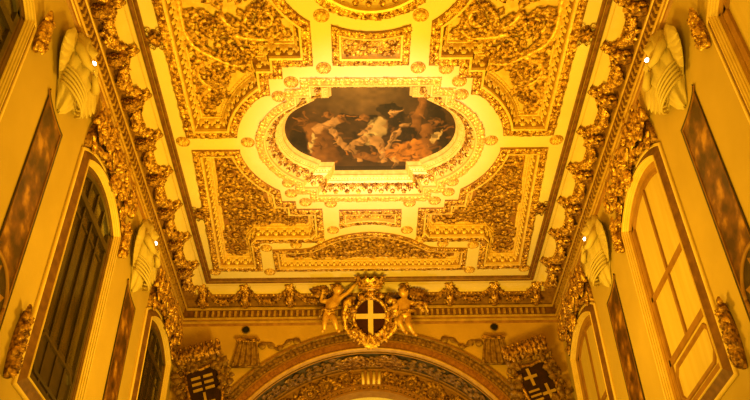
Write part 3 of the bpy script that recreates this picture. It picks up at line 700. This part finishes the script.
# stucco winged figures under the cornice
def figure_parts(fr,c):
    fr0=fr; fr=lambda P: fr0(np.stack([c+(P[:,0]-c)*1.12,7.74+(P[:,1]-7.86)*1.12,P[:,2]*.95],1))
    body=MB(fr); rnd=random.Random(2)
    prof=[(7.86,.03,.03),(7.93,.10,.10),(8.05,.16,.16),(8.20,.24,.20),(8.36,.31,.25),(8.52,.35,.27),(8.66,.37,.27),(8.78,.33,.25),(8.88,.26,.22),(8.96,.20,.22),(9.02,.19,.22),(9.10,.165,.18),(9.17,.12,.13),(9.24,.06,.07),(9.28,.01,.02)]
    V=[];na=40
    for k,(z,w,d) in enumerate(prof):
        for j in range(na+1):
            g=PI*j/na; fold=1+(.10*math.cos(g*9+z*7)+.06*math.cos(g*17-z*11))*(1 if z<8.75 else .35)
            V.append((c+w*math.cos(g)*fold,z+.02*math.sin(g*5+k),.01+d*math.sin(g)*fold))
    body.add(V,[(k*(na+1)+j,k*(na+1)+j+1,(k+1)*(na+1)+j+1,(k+1)*(na+1)+j) for k in range(len(prof)-1) for j in range(na)])
    face=MB(fr)
    V,Fc=BALLF; W=V*np.array((.105,.135,.12)); 
    W[:,2]+=.045*np.exp(-((W[:,0]/.022)**2+((W[:,1]+.01)/.045)**2))*(W[:,2]>0)          # nose
    for sx in (1,-1): W[:,2]-=.025*np.exp(-(((W[:,0]-sx*.042)/.024)**2+((W[:,1]-.02)/.02)**2))*(W[:,2]>0)   # eye sockets
    W[:,2]-=.018*np.exp(-((W[:,0]/.035)**2+((W[:,1]+.065)/.010)**2))*(W[:,2]>0)           # mouth
    face.add(W+np.array((c,8.92,.17)),Fc)
    for sx in (1,-1): face.put(BALL,(c+sx*.10,8.92,.15),(.3,0,0),(0,1,0),(0,0,.6),.035)
    wing=[]
    FEA=leaf_t(.34,.09,.05,1)
    for sg in (1,-1):
        w=MB(fr)
        for i in range(6):
            g=(-PI/2+sg*(.05+.15*i)); w.put2(FEA,c+sg*(.24+.012*i),8.84-.010*i,.06+.02*i,g,.74-.055*i,.5)
        wing.append(w)
    # arms folded across, and a swag of drapery below
    arms=MB(fr)
    for sg in (1,-1): arms.add(*tube([(c+sg*.30,8.76,.15),(c+sg*.33,8.58,.27),(c+sg*.2,8.50,.33),(c+sg*.05,8.56,.35)],[.075,.07,.055,.045],8))
    for k in range(5):
        arms.add(*tube([(c+.30*math.cos(g),8.36-.07*k-.10*math.sin(g),.10+.19*math.sin(g)) for g in np.linspace(0,PI,13)],.018,6))
    for sg in (1,-1):
        for i in range(5): arms.add(*tube([(c+sg*.05,8.565-.02*(i-2),.36),(c-sg*.02,8.57-.022*(i-2),.385),(c-sg*.06,8.55-.02*(i-2),.38)],[.012,.011,.008],5))
    return body,face,wing,arms
def lamp(fr,side,sx,y,z,lab):
    z=8.97; y={7.86:7.75,12.28:12.11}[y]
    t=thing('spot_lamp',lab,'lamp',(sx*4.2,y,z+EYE),'small bright lamps under the cornice')
    mb=MB(fr); mb.add(*tube([(y,z+.10,.0),(y,z+.10,.09),(y,z+.02,.13)],.012,7)); part('arm',mb,M['iron'],t)
    mb=MB(fr); mb.add(*tube([(y+.05,z-.02,.12),(y,z,.15),(y-.03,z+.01,.17)],[.03,.045,.05],10)); part('housing',mb,M['iron'],t)
    mb=MB(fr); mb.put(BALLF,(y-.035,z+.0,.18),k=.036); part('bulb',mb,M['glow'],t)
for fr,side,sx in ((F_LEFT,'left',-1),(F_RIGHT,'right',1)):
    c=7.48; body,face,wing,arms=figure_parts(fr,c); loc=(sx*4.15,c,7.9+EYE)
    t=thing('winged_statue','white stucco winged figure under the %s cornice above the large marble panel'%side,'statue',loc,'white winged figures under the cornice')
    part('robe',body,M['stone'],t); part('face',face,M['stone'],t); 
    for w in wing: part('wing',w,M['stone'],t)
    part('arms',arms,M['stone'],t)
    copy_tree(t,None,(0,4.32,0),'white stucco winged figure under the %s cornice beside the far window'%side)
    for y,nm in ((7.86,'near'),(12.28,'far')):
        lamp(fr,side,sx,y,9.16,'small bright white lamp under the %s cornice beside the %s winged figure'%(side,nm))

# ================================================================== END WALL: ARCH
ar=thing('trim_2',None,None,(0,YB,AZ+EYE),kind='structure')
def arcsweep(name,m_,prof,n=96,fr=F_BACK,sm=False,rough=0,cz=AZ):
    mb=MB(fr); V=[];k=len(prof)
    for i in range(n+1):
        a=PI*i/n
        for r,w in prof: V.append((r*math.cos(a),cz+r*math.sin(a),w))
    mb.add(V,[(i*k+j,i*k+j+1,(i+1)*k+j+1,(i+1)*k+j) for i in range(n) for j in range(k-1)]); return part(name,mb,M[m_],ar,smooth=sm)
arcsweep('outer_fillet','bar',[(3.83,0),(3.83,.07),(3.79,.075)])
arcsweep('carved_band','archbrown',[(3.79,.075),(3.76,.04),(3.60,.05),(3.585,.08)])
arcsweep('middle_fillet','bar',[(3.585,.08),(3.56,.085),(3.55,.05)])
arcsweep('red_band','archred',[(3.55,.05),(3.41,.06)])
arcsweep('inner_fillet','archgilt',[(3.41,.06),(3.395,.065),(3.39,.09),(3.36,.09),(3.345,.06),(3.33,.03),(3.33,-.02)],sm=True)
lv=MB(F_BACK)
rnd=random.Random(9)
def arcleaf(mb,r,w,step,size,kind,k0=.12,k1=.88):
    n_=int(PI*r/step)
    for i in range(n_):
        t=(i+.5)/n_
        if not k0<t<k1: continue
        a=PI*t; u,v=r*math.cos(a),AZ+r*math.sin(a)
        if kind=='leaf':
            for sg in (1,-1): mb.put2(LEAFS,u,v,w,a+PI/2+sg*.6,size,size,sg)
        else: b_=box_t(-.03,.03,-.05,.05,0,.02); mb.put2(b_,u,v,w,a-PI/2)
arcleaf(lv,3.68,.045,.10,.12,'leaf'); part('carved_leaves',lv,M['archbrown'],ar)
lv=MB(F_BACK); arcleaf(lv,3.48,.055,.105,1,'box'); part('red_blocks',lv,M['archred'],ar,smooth=False)
DEP=.72
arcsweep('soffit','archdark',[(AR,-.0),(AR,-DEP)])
def F_SOF(P):   # u: arc length from the crown, v: depth, w: off the soffit
    a=PI/2-P[:,0]/AR; r=AR-P[:,2]; return np.stack([r*np.cos(a),YB+P[:,1],AZ+EYE+r*np.sin(a)],1)
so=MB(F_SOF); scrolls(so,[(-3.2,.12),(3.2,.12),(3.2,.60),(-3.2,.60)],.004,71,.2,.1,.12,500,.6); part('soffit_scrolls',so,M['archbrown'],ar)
so=MB(F_SOF)
for vv in (.04,.66): so.add(*tube([(u,vv,.01) for u in np.linspace(-4,4,60)],.016,5))
part('soffit_fillets',so,M['bar'],ar)
# lunette wall behind, with an inner arch
LZ,LR=6.08,1.88
def F_LUN(P): return np.stack([P[:,0],YB+DEP-P[:,2],P[:,1]+EYE],1)
lw=MB(F_LUN); lw.add(*plate(arc(0,AZ,AR+.02,0,PI,64)+[(-AR-.02,0),(-LR,0)]+arc(0,LZ,LR,PI,0,48)+[(LR,0),(AR+.02,0)],[])); lun=part('lunette_ground',lw,M['frieze'],ar,smooth=False)
ann=arc(0,AZ,AR-.13,.75,PI-.75,40)+arc(0,LZ,LR+.16,PI-.45,.45,30)
lr=MB(F_LUN); scrolls(lr,ccw(ann),.005,77,.27,.08,.12,1500); part('lunette_scrolls',lr,M['goldd'],ar)
arcsweep('lunette_fillet','bar',[(AR-.10,0),(AR-.10,.04),(AR-.06,.05),(AR-.03,0)],fr=F_LUN)
arcsweep('inner_arch_moulding','bar',[(LR+.15,0),(LR+.15,.05),(LR+.11,.06),(LR+.09,.03),(LR+.04,.03),(LR+.02,.06),(LR-.03,.06),(LR-.03,-.25)],fr=F_LUN,cz=LZ)
bl_=MB(F_LUN)
for i in range(60):
    a=PI*(i+.5)/60; bl_.put(BALL,((LR+.065)*math.cos(a),LZ+(LR+.065)*math.sin(a),.04),k=.03)
part('inner_arch_beads',bl_,M['goldd'],ar)
key=thing('arch_keystone','fluted pale keystone block over the bright inner arch','keystone',(0,YB+DEP,LZ+LR+EYE))
kb=MB(F_LUN); kb.add(*prism([(-.20,LZ+LR+.12),(.20,LZ+LR+.12),(.24,AZ+AR-.12),(-.24,AZ+AR-.12)],0,.05)); part('block',kb,M['bar'],key,smooth=False)
kb=MB(F_LUN)
for u in (-.17,-.06,.06,.17): kb.add(*tube([(u,LZ+LR+.13,.05),(u*1.12,AZ+AR-.14,.05)],.035,8))
part('flutes',kb,M['fillet'],key)
lp=MB(); V,Fc=disc(arc(0,LZ,LR+.05,0,PI,40)+[(-LR-.05,-1.6),(LR+.05,-1.6)]); lp.add(np.stack([V[:,0],np.full(len(V),YB+DEP+.25),V[:,1]+EYE],1),Fc); solo('wall_niche',lp,M['lunette'],kind='structure',smooth=False)
# fan of spread wings under the crown of the soffit
sw=MB(F_SOF)
for sg in (1,-1):
    for i in range(7): sw.put2(LEAFN,sg*.06,.38,.03,(0 if sg>0 else PI)+sg*(i-3)*.16,.75-.05*abs(i-3),.3)
sw.put2(ROS6,0,.38,.03,0,.13,.25)
solo('soffit_eagle',sw,M['goldd'],'gilded winged ornament at the crown of the dark arch soffit','carving',(0,YB+.38,AZ+AR+EYE-.02))
# little round sockets above the crests
hp=None
for x,nm in ((-2.74,'left'),(2.73,'right')):
    mb=MB(F_BACK); mb.add(*tube([(x,9.08,0),(x,9.08,.05)],.075,16)); 
    t=thing('round_socket','small round black socket in the %s part of the end wall'%nm,'socket',(x,YB-.02,9.08+EYE),'round sockets in the end wall')
    part('hole',mb,M['darkhole'],t,smooth=False); mb=MB(F_BACK); mb.add(*tube([(x+.08*math.cos(g),9.08+.08*math.sin(g),.03) for g in np.linspace(0,2*PI,21)],.014,6)); part('rim',mb,M['archbrown'],t)

# ---------------------------------------------------------------- cartouche with crown, tilted forward
ca_,sa_=math.cos(math.radians(31)),math.sin(math.radians(31))
def F_CART(P): 
    v,w=P[:,1],P[:,2]; return np.stack([P[:,0],15.08-v*sa_-w*ca_,9.16+EYE+v*ca_-w*sa_],1)
ct=thing('shield_cartouche','gilded scroll cartouche with pale cross on dark red oval shield between two cherubs','coat of arms',(0,15.1,9.16+EYE))
def oval_poly(rx,ry,n=32): return [(rx*math.cos(a),ry*math.sin(a)*(1.0 if math.sin(a)>0 else 1.1)) for a in np.linspace(0,2*PI,n+1)[:-1]]
mb=MB(F_CART); mb.add(*prism(oval_poly(.34,.38),-.06,.03)); part('shield',mb,M['red'],ct,'dark red oval shield',smooth=False)
mb=MB(F_CART); mb.add(*box_t(-.055,.055,-.40,.36,.03,.055)); mb.add(*box_t(-.325,.325,-.045,.065,.03,.052)); part('cross',mb,M['white'],ct,'pale cross on the shield',smooth=False)
mb=MB(F_CART); mb.add(*tube([(x*1.06,y*1.06,.03) for x,y in oval_poly(.34,.38)+[(.34,0)]],.045,8))
for sg in (1,-1):
    for (u,v,r,d) in ((.44,.30,.13,1),(.50,.05,.11,-1),(.47,-.20,.12,1),(.30,-.42,.13,-1),(.18,.46,.10,1)):
        mb.put2(SPL if sg*d>0 else SPR,sg*u,v,.02,PI/2*sg,r,.22)
    mb.add(*tube([(sg*.34,.42,.05),(sg*.52,.32,.09),(sg*.58,.05,.07),(sg*.54,-.25,.09),(sg*.34,-.48,.07),(sg*.08,-.56,.06)],[.05,.07,.06,.07,.06,.05],8))
part('scroll_frame',mb,M['gold'],ct)
mb=MB(F_CART); rnd=random.Random(12)
for sg in (1,-1):
    for i in range(22):
        g=rnd.uniform(-2.3,1.3); mb.put2(LEAF,sg*.47*math.cos(g),.5*math.sin(g),.08,rnd.uniform(0,2*PI),.17,.3)
for i in range(9): mb.put2(LEAF,0,-.50,.08,-PI/2+(i-4)*.35,.22,.3)
mb.put2(ROS6,0,.50,.06,0,.13,.25); mb.put2(ROS6,0,-.50,.08,0,.12,.25)
part('leaves',mb,M['gold'],ct)
cr=MB(F_CART); nn_=40; V=[]
for v,r in ((.56,.16),(.60,.19),(.62,.215),(.65,.21),(.70,.235),(.76,.27),(.79,.28)):
    for i in range(nn_+1):
        g=2*PI*i/nn_; rr=r*(1+.04*math.cos(10*g)); vv=v+(.05*abs(math.cos(5*g)) if v>.75 else 0); V.append((rr*1.15*math.cos(g),vv,.02+rr*.75*math.sin(g)))
cr.add(V,[(k*(nn_+1)+i,k*(nn_+1)+i+1,(k+1)*(nn_+1)+i+1,(k+1)*(nn_+1)+i) for k in range(6) for i in range(nn_)])
cr.add(*tube([(.245*math.cos(g),.625,.02+.165*math.sin(g)) for g in np.linspace(0,2*PI,29)],.028,8))
for i in range(10):
    g=2*PI*i/10; u,w=.32*math.cos(g),.02+.21*math.sin(g); cr.put(BALL,(u,.845,w),k=.036); cr.put(ROS5,(u*.9,.72,.02+.19*math.sin(g)),(0,1,0),(math.sin(g),0,math.cos(g)),(math.cos(g),0,math.sin(g)),.05)
part('crown',cr,M['gold'],ct,'gilded crown')
# ---------------------------------------------------------------- cherubs
def skin_mesh(J,E,root):
    names=list(J); me=bpy.data.meshes.new('b'); me.from_pydata([J[n_][0] for n_ in names],[(names.index(a),names.index(b_)) for a,b_ in E],[])
    me.update(); o=bpy.data.objects.new('b',me); link(o); s=o.modifiers.new('s','SKIN')
    for i,n_ in enumerate(names):
        sv=me.skin_vertices[0].data[i]; r=J[n_][1]; sv.radius=(r,r); sv.use_root=(n_==root)
    ss=o.modifiers.new('u','SUBSURF'); ss.levels=2; ss.render_levels=2
    bpy.context.view_layer.update(); dg=bpy.context.evaluated_depsgraph_get(); ev=o.evaluated_get(dg); m2=ev.to_mesh()
    V=np.array([v.co[:] for v in m2.vertices]); Fc=[tuple(p.vertices) for p in m2.polygons]; ev.to_mesh_clear()
    bpy.data.objects.remove(o); bpy.data.meshes.remove(me); return V,Fc
def cherub(label,J,look,wings,drape):
    E=[('hip','belly'),('belly','chest'),('chest','neck'),('neck','head'),('chest','sL'),('sL','eL'),('eL','wL'),('chest','sR'),('sR','eR'),('eR','wR'),('hip','tL'),('tL','kL'),('kL','aL'),('aL','fL'),('hip','tR'),('tR','kR'),('kR','aR'),('aR','fR')]
    V,Fc=skin_mesh(J,E,'hip'); mb=MB(); mb.add(V,Fc)
    hd=np.array(J['head'][0]); lk=np.array(look,float); lk/=np.linalg.norm(lk); upv=np.array((0,0,1.)); rt=np.cross(lk,upv); rt/=np.linalg.norm(rt); upv=np.cross(rt,lk)
    W,F2=BALLF; W=W*np.array((.105,.115,.125)); 
    W=W.copy(); W[:,1]+=.035*np.exp(-((W[:,0]/.02)**2+((W[:,2]+.01)/.03)**2))*(W[:,1]>0)
    for sx in (1,-1): W[:,1]-=.022*np.exp(-(((W[:,0]-sx*.04)/.02)**2+((W[:,2]-.015)/.018)**2))*(W[:,1]>0)
    W[:,1]-=.015*np.exp(-((W[:,0]/.03)**2+((W[:,2]+.055)/.010)**2))*(W[:,1]>0)
    mb.add(W@np.array([rt,lk,upv])+hd,F2)
    for sx in (1,-1): mb.add((BALL[0]*np.array((.014,.025,.032)))@np.array([rt,lk,upv])+hd+rt*sx*.105,BALL[1])
    for w_,e_ in (('wL','eL'),('wR','eR')):      # hands: palm, four fingers, thumb
        p=np.array(J[w_][0]); d=p-np.array(J[e_][0]); d/=np.linalg.norm(d); s_=np.cross(d,lk); s_/=np.linalg.norm(s_)+1e-9; nn=np.cross(s_,d)
        mb.add((BALL[0]*np.array((.045,.034,.02)))@np.array([d,s_,nn])+p+d*.03,BALL[1])
        for i,Lf in enumerate((.05,.06,.056,.042)):
            b0=p+d*.06+s_*(i-1.5)*.018; mb.add(*tube([b0,b0+d*Lf*.5+nn*.004,b0+d*Lf*.85-nn*.014],[.0095,.009,.006],6))
        b0=p+d*.02+s_*.03; mb.add(*tube([b0,b0+s_*.02+d*.02,b0+s_*.026+d*.045],[.011,.010,.007],6))
    t=thing('cherub',label,'cherub',tuple(J['hip'][0])); part('body',mb,M['gold2'],t)
    hr=MB(); rnd=random.Random(4)
    for i in range(42):
        g=rnd.uniform(0,2*PI); ph=rnd.uniform(0,1.45); dv=upv*math.cos(ph)+(rt*math.cos(g)+lk*math.sin(g))*math.sin(ph)
        if dv@lk>.55 and dv@upv<.6: continue
        hr.put(BALL,hd+dv*np.array(.112),k=rnd.uniform(.026,.04))
    part('hair',hr,M['goldd'],t)
    for pos,T,Bv,Nv,L_ in wings:
        w=MB()
        for i in range(6):
            a=(i-1.5)*.22; Td=np.array(T)*math.cos(a)+np.array(Bv)*math.sin(a); Bd=np.cross(Nv,Td); w.put(LEAFN,np.array(pos)+np.array(Nv)*.01*i,Td,Bd,Nv,L_*(1-.08*i))
        part('wing',w,M['goldd'],t)
    dm=MB()
    for pts,rad in drape: dm.add(*tube(pts,rad,8,.6))
    if drape: part('drapery',dm,M['gold'],t)
    return t
M['gold2']=mat('burnished gilding',(.62,.33,.06),(.90,.58,.14),7,.38,.25,.1,30)
def j(x,z,y,r): return ((x,y,z*.985+EYE),r)
JL=dict(hip=j(-.89,9.36,15.0,.115),belly=j(-.86,9.47,14.97,.12),chest=j(-.81,9.62,14.96,.115),neck=j(-.74,9.77,14.95,.05),head=j(-.71,9.90,14.93,.085),
 sR=j(-.69,9.68,14.94,.06),eR=j(-.49,9.80,14.88,.048),wR=j(-.31,9.98,14.80,.034),sL=j(-.94,9.66,15.0,.06),eL=j(-1.09,9.66,15.0,.046),wL=j(-1.05,9.83,14.95,.034),
 tL=j(-.96,9.28,14.98,.085),kL=j(-.99,9.06,14.92,.065),aL=j(-1.0,8.90,15.0,.04),fL=j(-1.04,8.85,14.92,.035),
 tR=j(-.84,9.26,14.96,.088),kR=j(-.77,9.07,14.86,.066),aR=j(-.72,8.90,14.98,.04),fR=j(-.66,8.84,14.92,.035))
cherub('gilded cherub left of the cross shield reaching up to the crown',JL,(.45,-1,-.35),
 [((-.97,15.06,11.3),(-.75,.1,.65),(.65,0,.75),(0,-1,0),.42)],
 [([(-.72,14.9,10.85),(-.88,14.86,10.78),(-1.02,14.9,10.86),(-1.12,15.0,10.7)],[.05,.06,.05,.03])])
JR=dict(hip=j(.72,9.28,15.0,.115),belly=j(.72,9.40,14.96,.12),chest=j(.74,9.55,14.95,.115),neck=j(.74,9.68,14.93,.05),head=j(.73,9.80,14.90,.085),
 sL=j(.62,9.58,14.92,.06),eL=j(.55,9.42,14.84,.048),wL=j(.45,9.34,14.80,.034),sR=j(.86,9.58,14.97,.06),eR=j(1.02,9.52,14.95,.046),wR=j(1.10,9.38,14.90,.034),
 tL=j(.66,9.18,14.95,.09),kL=j(.60,8.99,14.82,.068),aL=j(.72,8.84,14.95,.042),fL=j(.77,8.75,14.88,.036),
 tR=j(.80,9.16,14.97,.09),kR=j(.80,8.95,14.85,.066),aR=j(.92,8.80,14.98,.042),fR=j(.97,8.72,14.92,.036))
cherub('gilded cherub right of the cross shield leaning on it with drapery behind',JR,(-.7,-1,-.4),
 [((.90,15.06,11.2),(.75,.1,.65),(-.65,0,.75),(0,-1,0),.42)],
 [([(.9,15.0,10.95),(1.05,14.9,10.98),(1.2,14.9,10.93),(1.25,14.92,10.72)],[.06,.08,.08,.04]),([(.62,14.85,10.72),(.8,14.83,10.74),(.98,14.9,10.80)],[.05,.06,.05])])

# ---------------------------------------------------------------- coats of arms beside the arch
def arms_group(sx,name):
    cx=sx*3.46; til=.18*sx
    def fr(P):
        a=np.radians(-16*sx if sx<0 else 18); u=P[:,0]*.84; v=P[:,1]*.86; tl=np.radians(12)
        x=cx+u*math.cos(a)-v*math.sin(a); z0=u*math.sin(a)+v*math.cos(a)
        return np.stack([x,YB-.10-P[:,2]-np.clip(z0+.5,0,2)*math.tan(tl)*.6,7.66+EYE+z0],1)
    t=thing('heraldic_shield','heraldic shield %s, scroll frame, %s of the arch'%(name,'left' if sx<0 else 'right'),'coat of arms',(cx,YB-.1,7.3+EYE))
    sh=[(-.38,.40),(-.2,.44),(0,.40),(.2,.44),(.38,.40),(.40,.0),(.36,-.35),(.22,-.62),(0,-.78),(-.22,-.62),(-.36,-.35),(-.40,.0)]
    mb=MB(fr); mb.add(*prism(ccw(sh),0,.05)); part('shield',mb,M['dark'],t,smooth=False)
    mb=MB(fr)
    if sx<0:
        for k in range(3):
            for u in (-.17,.13): mb.add(*box_t(u-.11,u+.12,.20-.15*k,.265-.15*k,.05,.065))
        mb.add(*box_t(-.06,.0,-.72,-.16,.05,.068)); mb.add(*box_t(-.25,.2,-.46,-.39,.05,.066))
    else:
        for (u,v) in ((-.12,.16),(.16,-.32)):
            mb.add(*box_t(u-.035,u+.035,v-.22,v+.22,.05,.068)); mb.add(*box_t(u-.17,u+.17,v-.035,v+.035,.05,.066))
        for k in range(3): mb.add(*box_t(-.32,-.04,-.2-.12*k,-.15-.12*k,.05,.062))
    part('charges',mb,M['dim'],t,'pale bars and cross' if sx<0 else 'pale crosses',smooth=False)
    mb=MB(fr); rnd=random.Random(30+sx)
    mb.add(*tube([(x*1.07,y*1.07,.04) for x,y in sh+sh[:1]],.045,8))
    for sg in (1,-1):
        for (u,v,r,d) in ((.50,.42,.16,1),(.36,.62,.12,-1),(.55,.10,.13,-1),(.54,-.25,.15,1),(.40,-.6,.14,-1)): mb.put2(SPL if sg*d>0 else SPR,sg*u,v,.03,PI/2*sg,r,.3)
    part('scroll_frame',mb,M['goldd'],t)
    mb=MB(fr)
    for i in range(70):
        g=rnd.uniform(0,2*PI); k=rnd.uniform(1.0,1.45); mb.put2(LEAF,.46*k*math.cos(g),.6*k*math.sin(g),.05,rnd.uniform(0,2*PI),rnd.uniform(.14,.24),.35)
    part('leaves',mb,M['archbrown'],t)
    # crest above: row of plumes and helmets
    mb=MB(fr)
    for i in range(9):
        u=-.5+.125*i; mb.add(*tube([(u,.62,.10),(u+.02*sx,.80,.16),(u*1.05,.93,.20)],[.07,.075,.04],7))
        for q in range(4): mb.put2(LEAF,u,.66+.06*q,.15,PI/2+rnd.uniform(-1,1),.16,.3)
        mb.put2(BALL,u*1.05,.97,.2,0,.045)
    part('crest',mb,M['goldd'],t)
    # hanging drapery next to it
    dx=sx*2.66
    def fd(P): return np.stack([dx+P[:,0],YB-P[:,2],8.45+EYE+P[:,1]],1)
    mb=MB(fd); V=[]; nu=28
    prof=[(.33,.20,.10),(.26,.20,.12),(.20,.22,.10),(.0,.26,.09),(-.2,.29,.10),(-.27,.30,.12),(-.30,.30,.09)]
    for v,w,d in prof:
        for i in range(nu+1):
            s=i/nu*2-1; V.append((s*w-.0,v,d*(1+.30*math.cos(s*14)))) 
    mb.add(V,[(k*(nu+1)+i,k*(nu+1)+i+1,(k+1)*(nu+1)+i+1,(k+1)*(nu+1)+i) for k in range(len(prof)-1) for i in range(nu)])
    t2=thing('carved_lambrequin','brown carved hanging drapery between arch and %s coat of arms'%('left' if sx<0 else 'right'),'carving',(dx,YB,8.45+EYE),'carved draperies beside the arch')
    part('drapery',mb,M['carving'],t2)
    mb=MB(fd)
    for i in range(8):
        u=-.26+.075*i; mb.put(ROS6,(u*.8,.32,.14),k=.055)
    part('flower_row',mb,M['goldd'],t2)
    mb=MB(fd); mb.add(*tube([(-.31,-.30,.10),(.31,-.30,.10)],.03,8)); part('hem_roll',mb,M['archbrown'],t2)
    # ribbon curling over the arch
    mb=MB(F_BACK)
    pts=[]; 
    for i in range(41):
        s=i/40; u=sx*(2.40-.95*s); pts.append((u,8.62+.16*s+.085*math.sin(s*11),.035+.02*math.sin(s*17)))
    mb.add(*tube(pts,[.06+.03*math.sin(i*.8) for i in range(41)],8,.45))
    solo('carved_ribbon',mb,M['carving'],'brown curling ribbon over the arch, %s side'%('left' if sx<0 else 'right'),'ribbon',(sx*1.9,YB-.04,8.7+EYE),'ribbons over the arch')
arms_group(-1,'with pale bars and a cross'); arms_group(1,'with pale crosses on dark red')

# ================================================================== LIGHT AND CAMERA
def area_light(name,loc,rot,size,sy,power,col):
    l=bpy.data.lights.new(name,'AREA'); l.shape='RECTANGLE'; l.size=size; l.size_y=sy; l.energy=power; l.color=col
    o=bpy.data.objects.new(name,l); o.location=loc; o.rotation_euler=rot; link(o); return o
def spot(name,loc,tgt,power,col,ang=90,blend=.8,rad=.08):
    l=bpy.data.lights.new(name,'SPOT'); l.energy=power; l.color=col; l.spot_size=math.radians(ang); l.spot_blend=blend; l.shadow_soft_size=rad
    o=bpy.data.objects.new(name,l); o.location=loc; o.rotation_euler=(Vector(tgt)-Vector(loc)).to_track_quat('-Z','Y').to_euler(); link(o); return o
AMB=(1.0,.575,.03)
area_light('hall_lights',(0,10.4,5.1),(PI,0,0),1.3,1.3,640,AMB)
area_light('hall_lights',(0,4.0,2.6),(PI,0,0),2.0,2.0,560,AMB)
for sx in (-1,1):
    for y in (7.86,12.28,3.5): spot('cornice_lamp',(sx*3.80,y-.05,9.16+EYE),(sx*-.8,10.2,11.6),26,AMB,120,.9)
spot('painting_spot',(0,6.5,3.0),(0,10.4,11.6),2300,(1,.96,1.0),31,1.0,.15)
spot('niche_lamp',(0,YB+.45,5.5),(0,YB+DEP+.2,9.5),120,(1,.85,.5),110,.6)
w=bpy.data.worlds.new('hall'); bpy.context.scene.world=w; w.use_nodes=True; w.node_tree.nodes['Background'].inputs[0].default_value=(1,.6,.08,1); w.node_tree.nodes['Background'].inputs[1].default_value=.015
cam=bpy.data.cameras.new('camera'); cam.sensor_width=36; cam.lens=802.7/750*36; cam.clip_start=.1; cam.clip_end=100
co=bpy.data.objects.new('camera',cam); link(co)
p_,r_,y_=[math.radians(v) for v in (39.54,-1.283,1.207)]
fw=Vector((math.sin(y_)*math.cos(p_),math.cos(y_)*math.cos(p_),math.sin(p_))); rt=Vector((math.cos(y_),-math.sin(y_),0)); up=rt.cross(fw)
X_=math.cos(r_)*rt+math.sin(r_)*up; U_=-math.sin(r_)*rt+math.cos(r_)*up
mw=Matrix((X_,U_,-fw)).transposed().to_4x4(); mw.translation=Vector((-.165,0,EYE)); co.matrix_world=mw
sc=bpy.context.scene; sc.camera=co
sc.view_settings.view_transform='Standard'; sc.view_settings.look='None'; sc.view_settings.gamma=1; sc.view_settings.exposure=0; sc.view_settings.use_curve_mapping=False
sc.cycles.use_denoising=True; sc.cycles.max_bounces=6; sc.cycles.diffuse_bounces=2
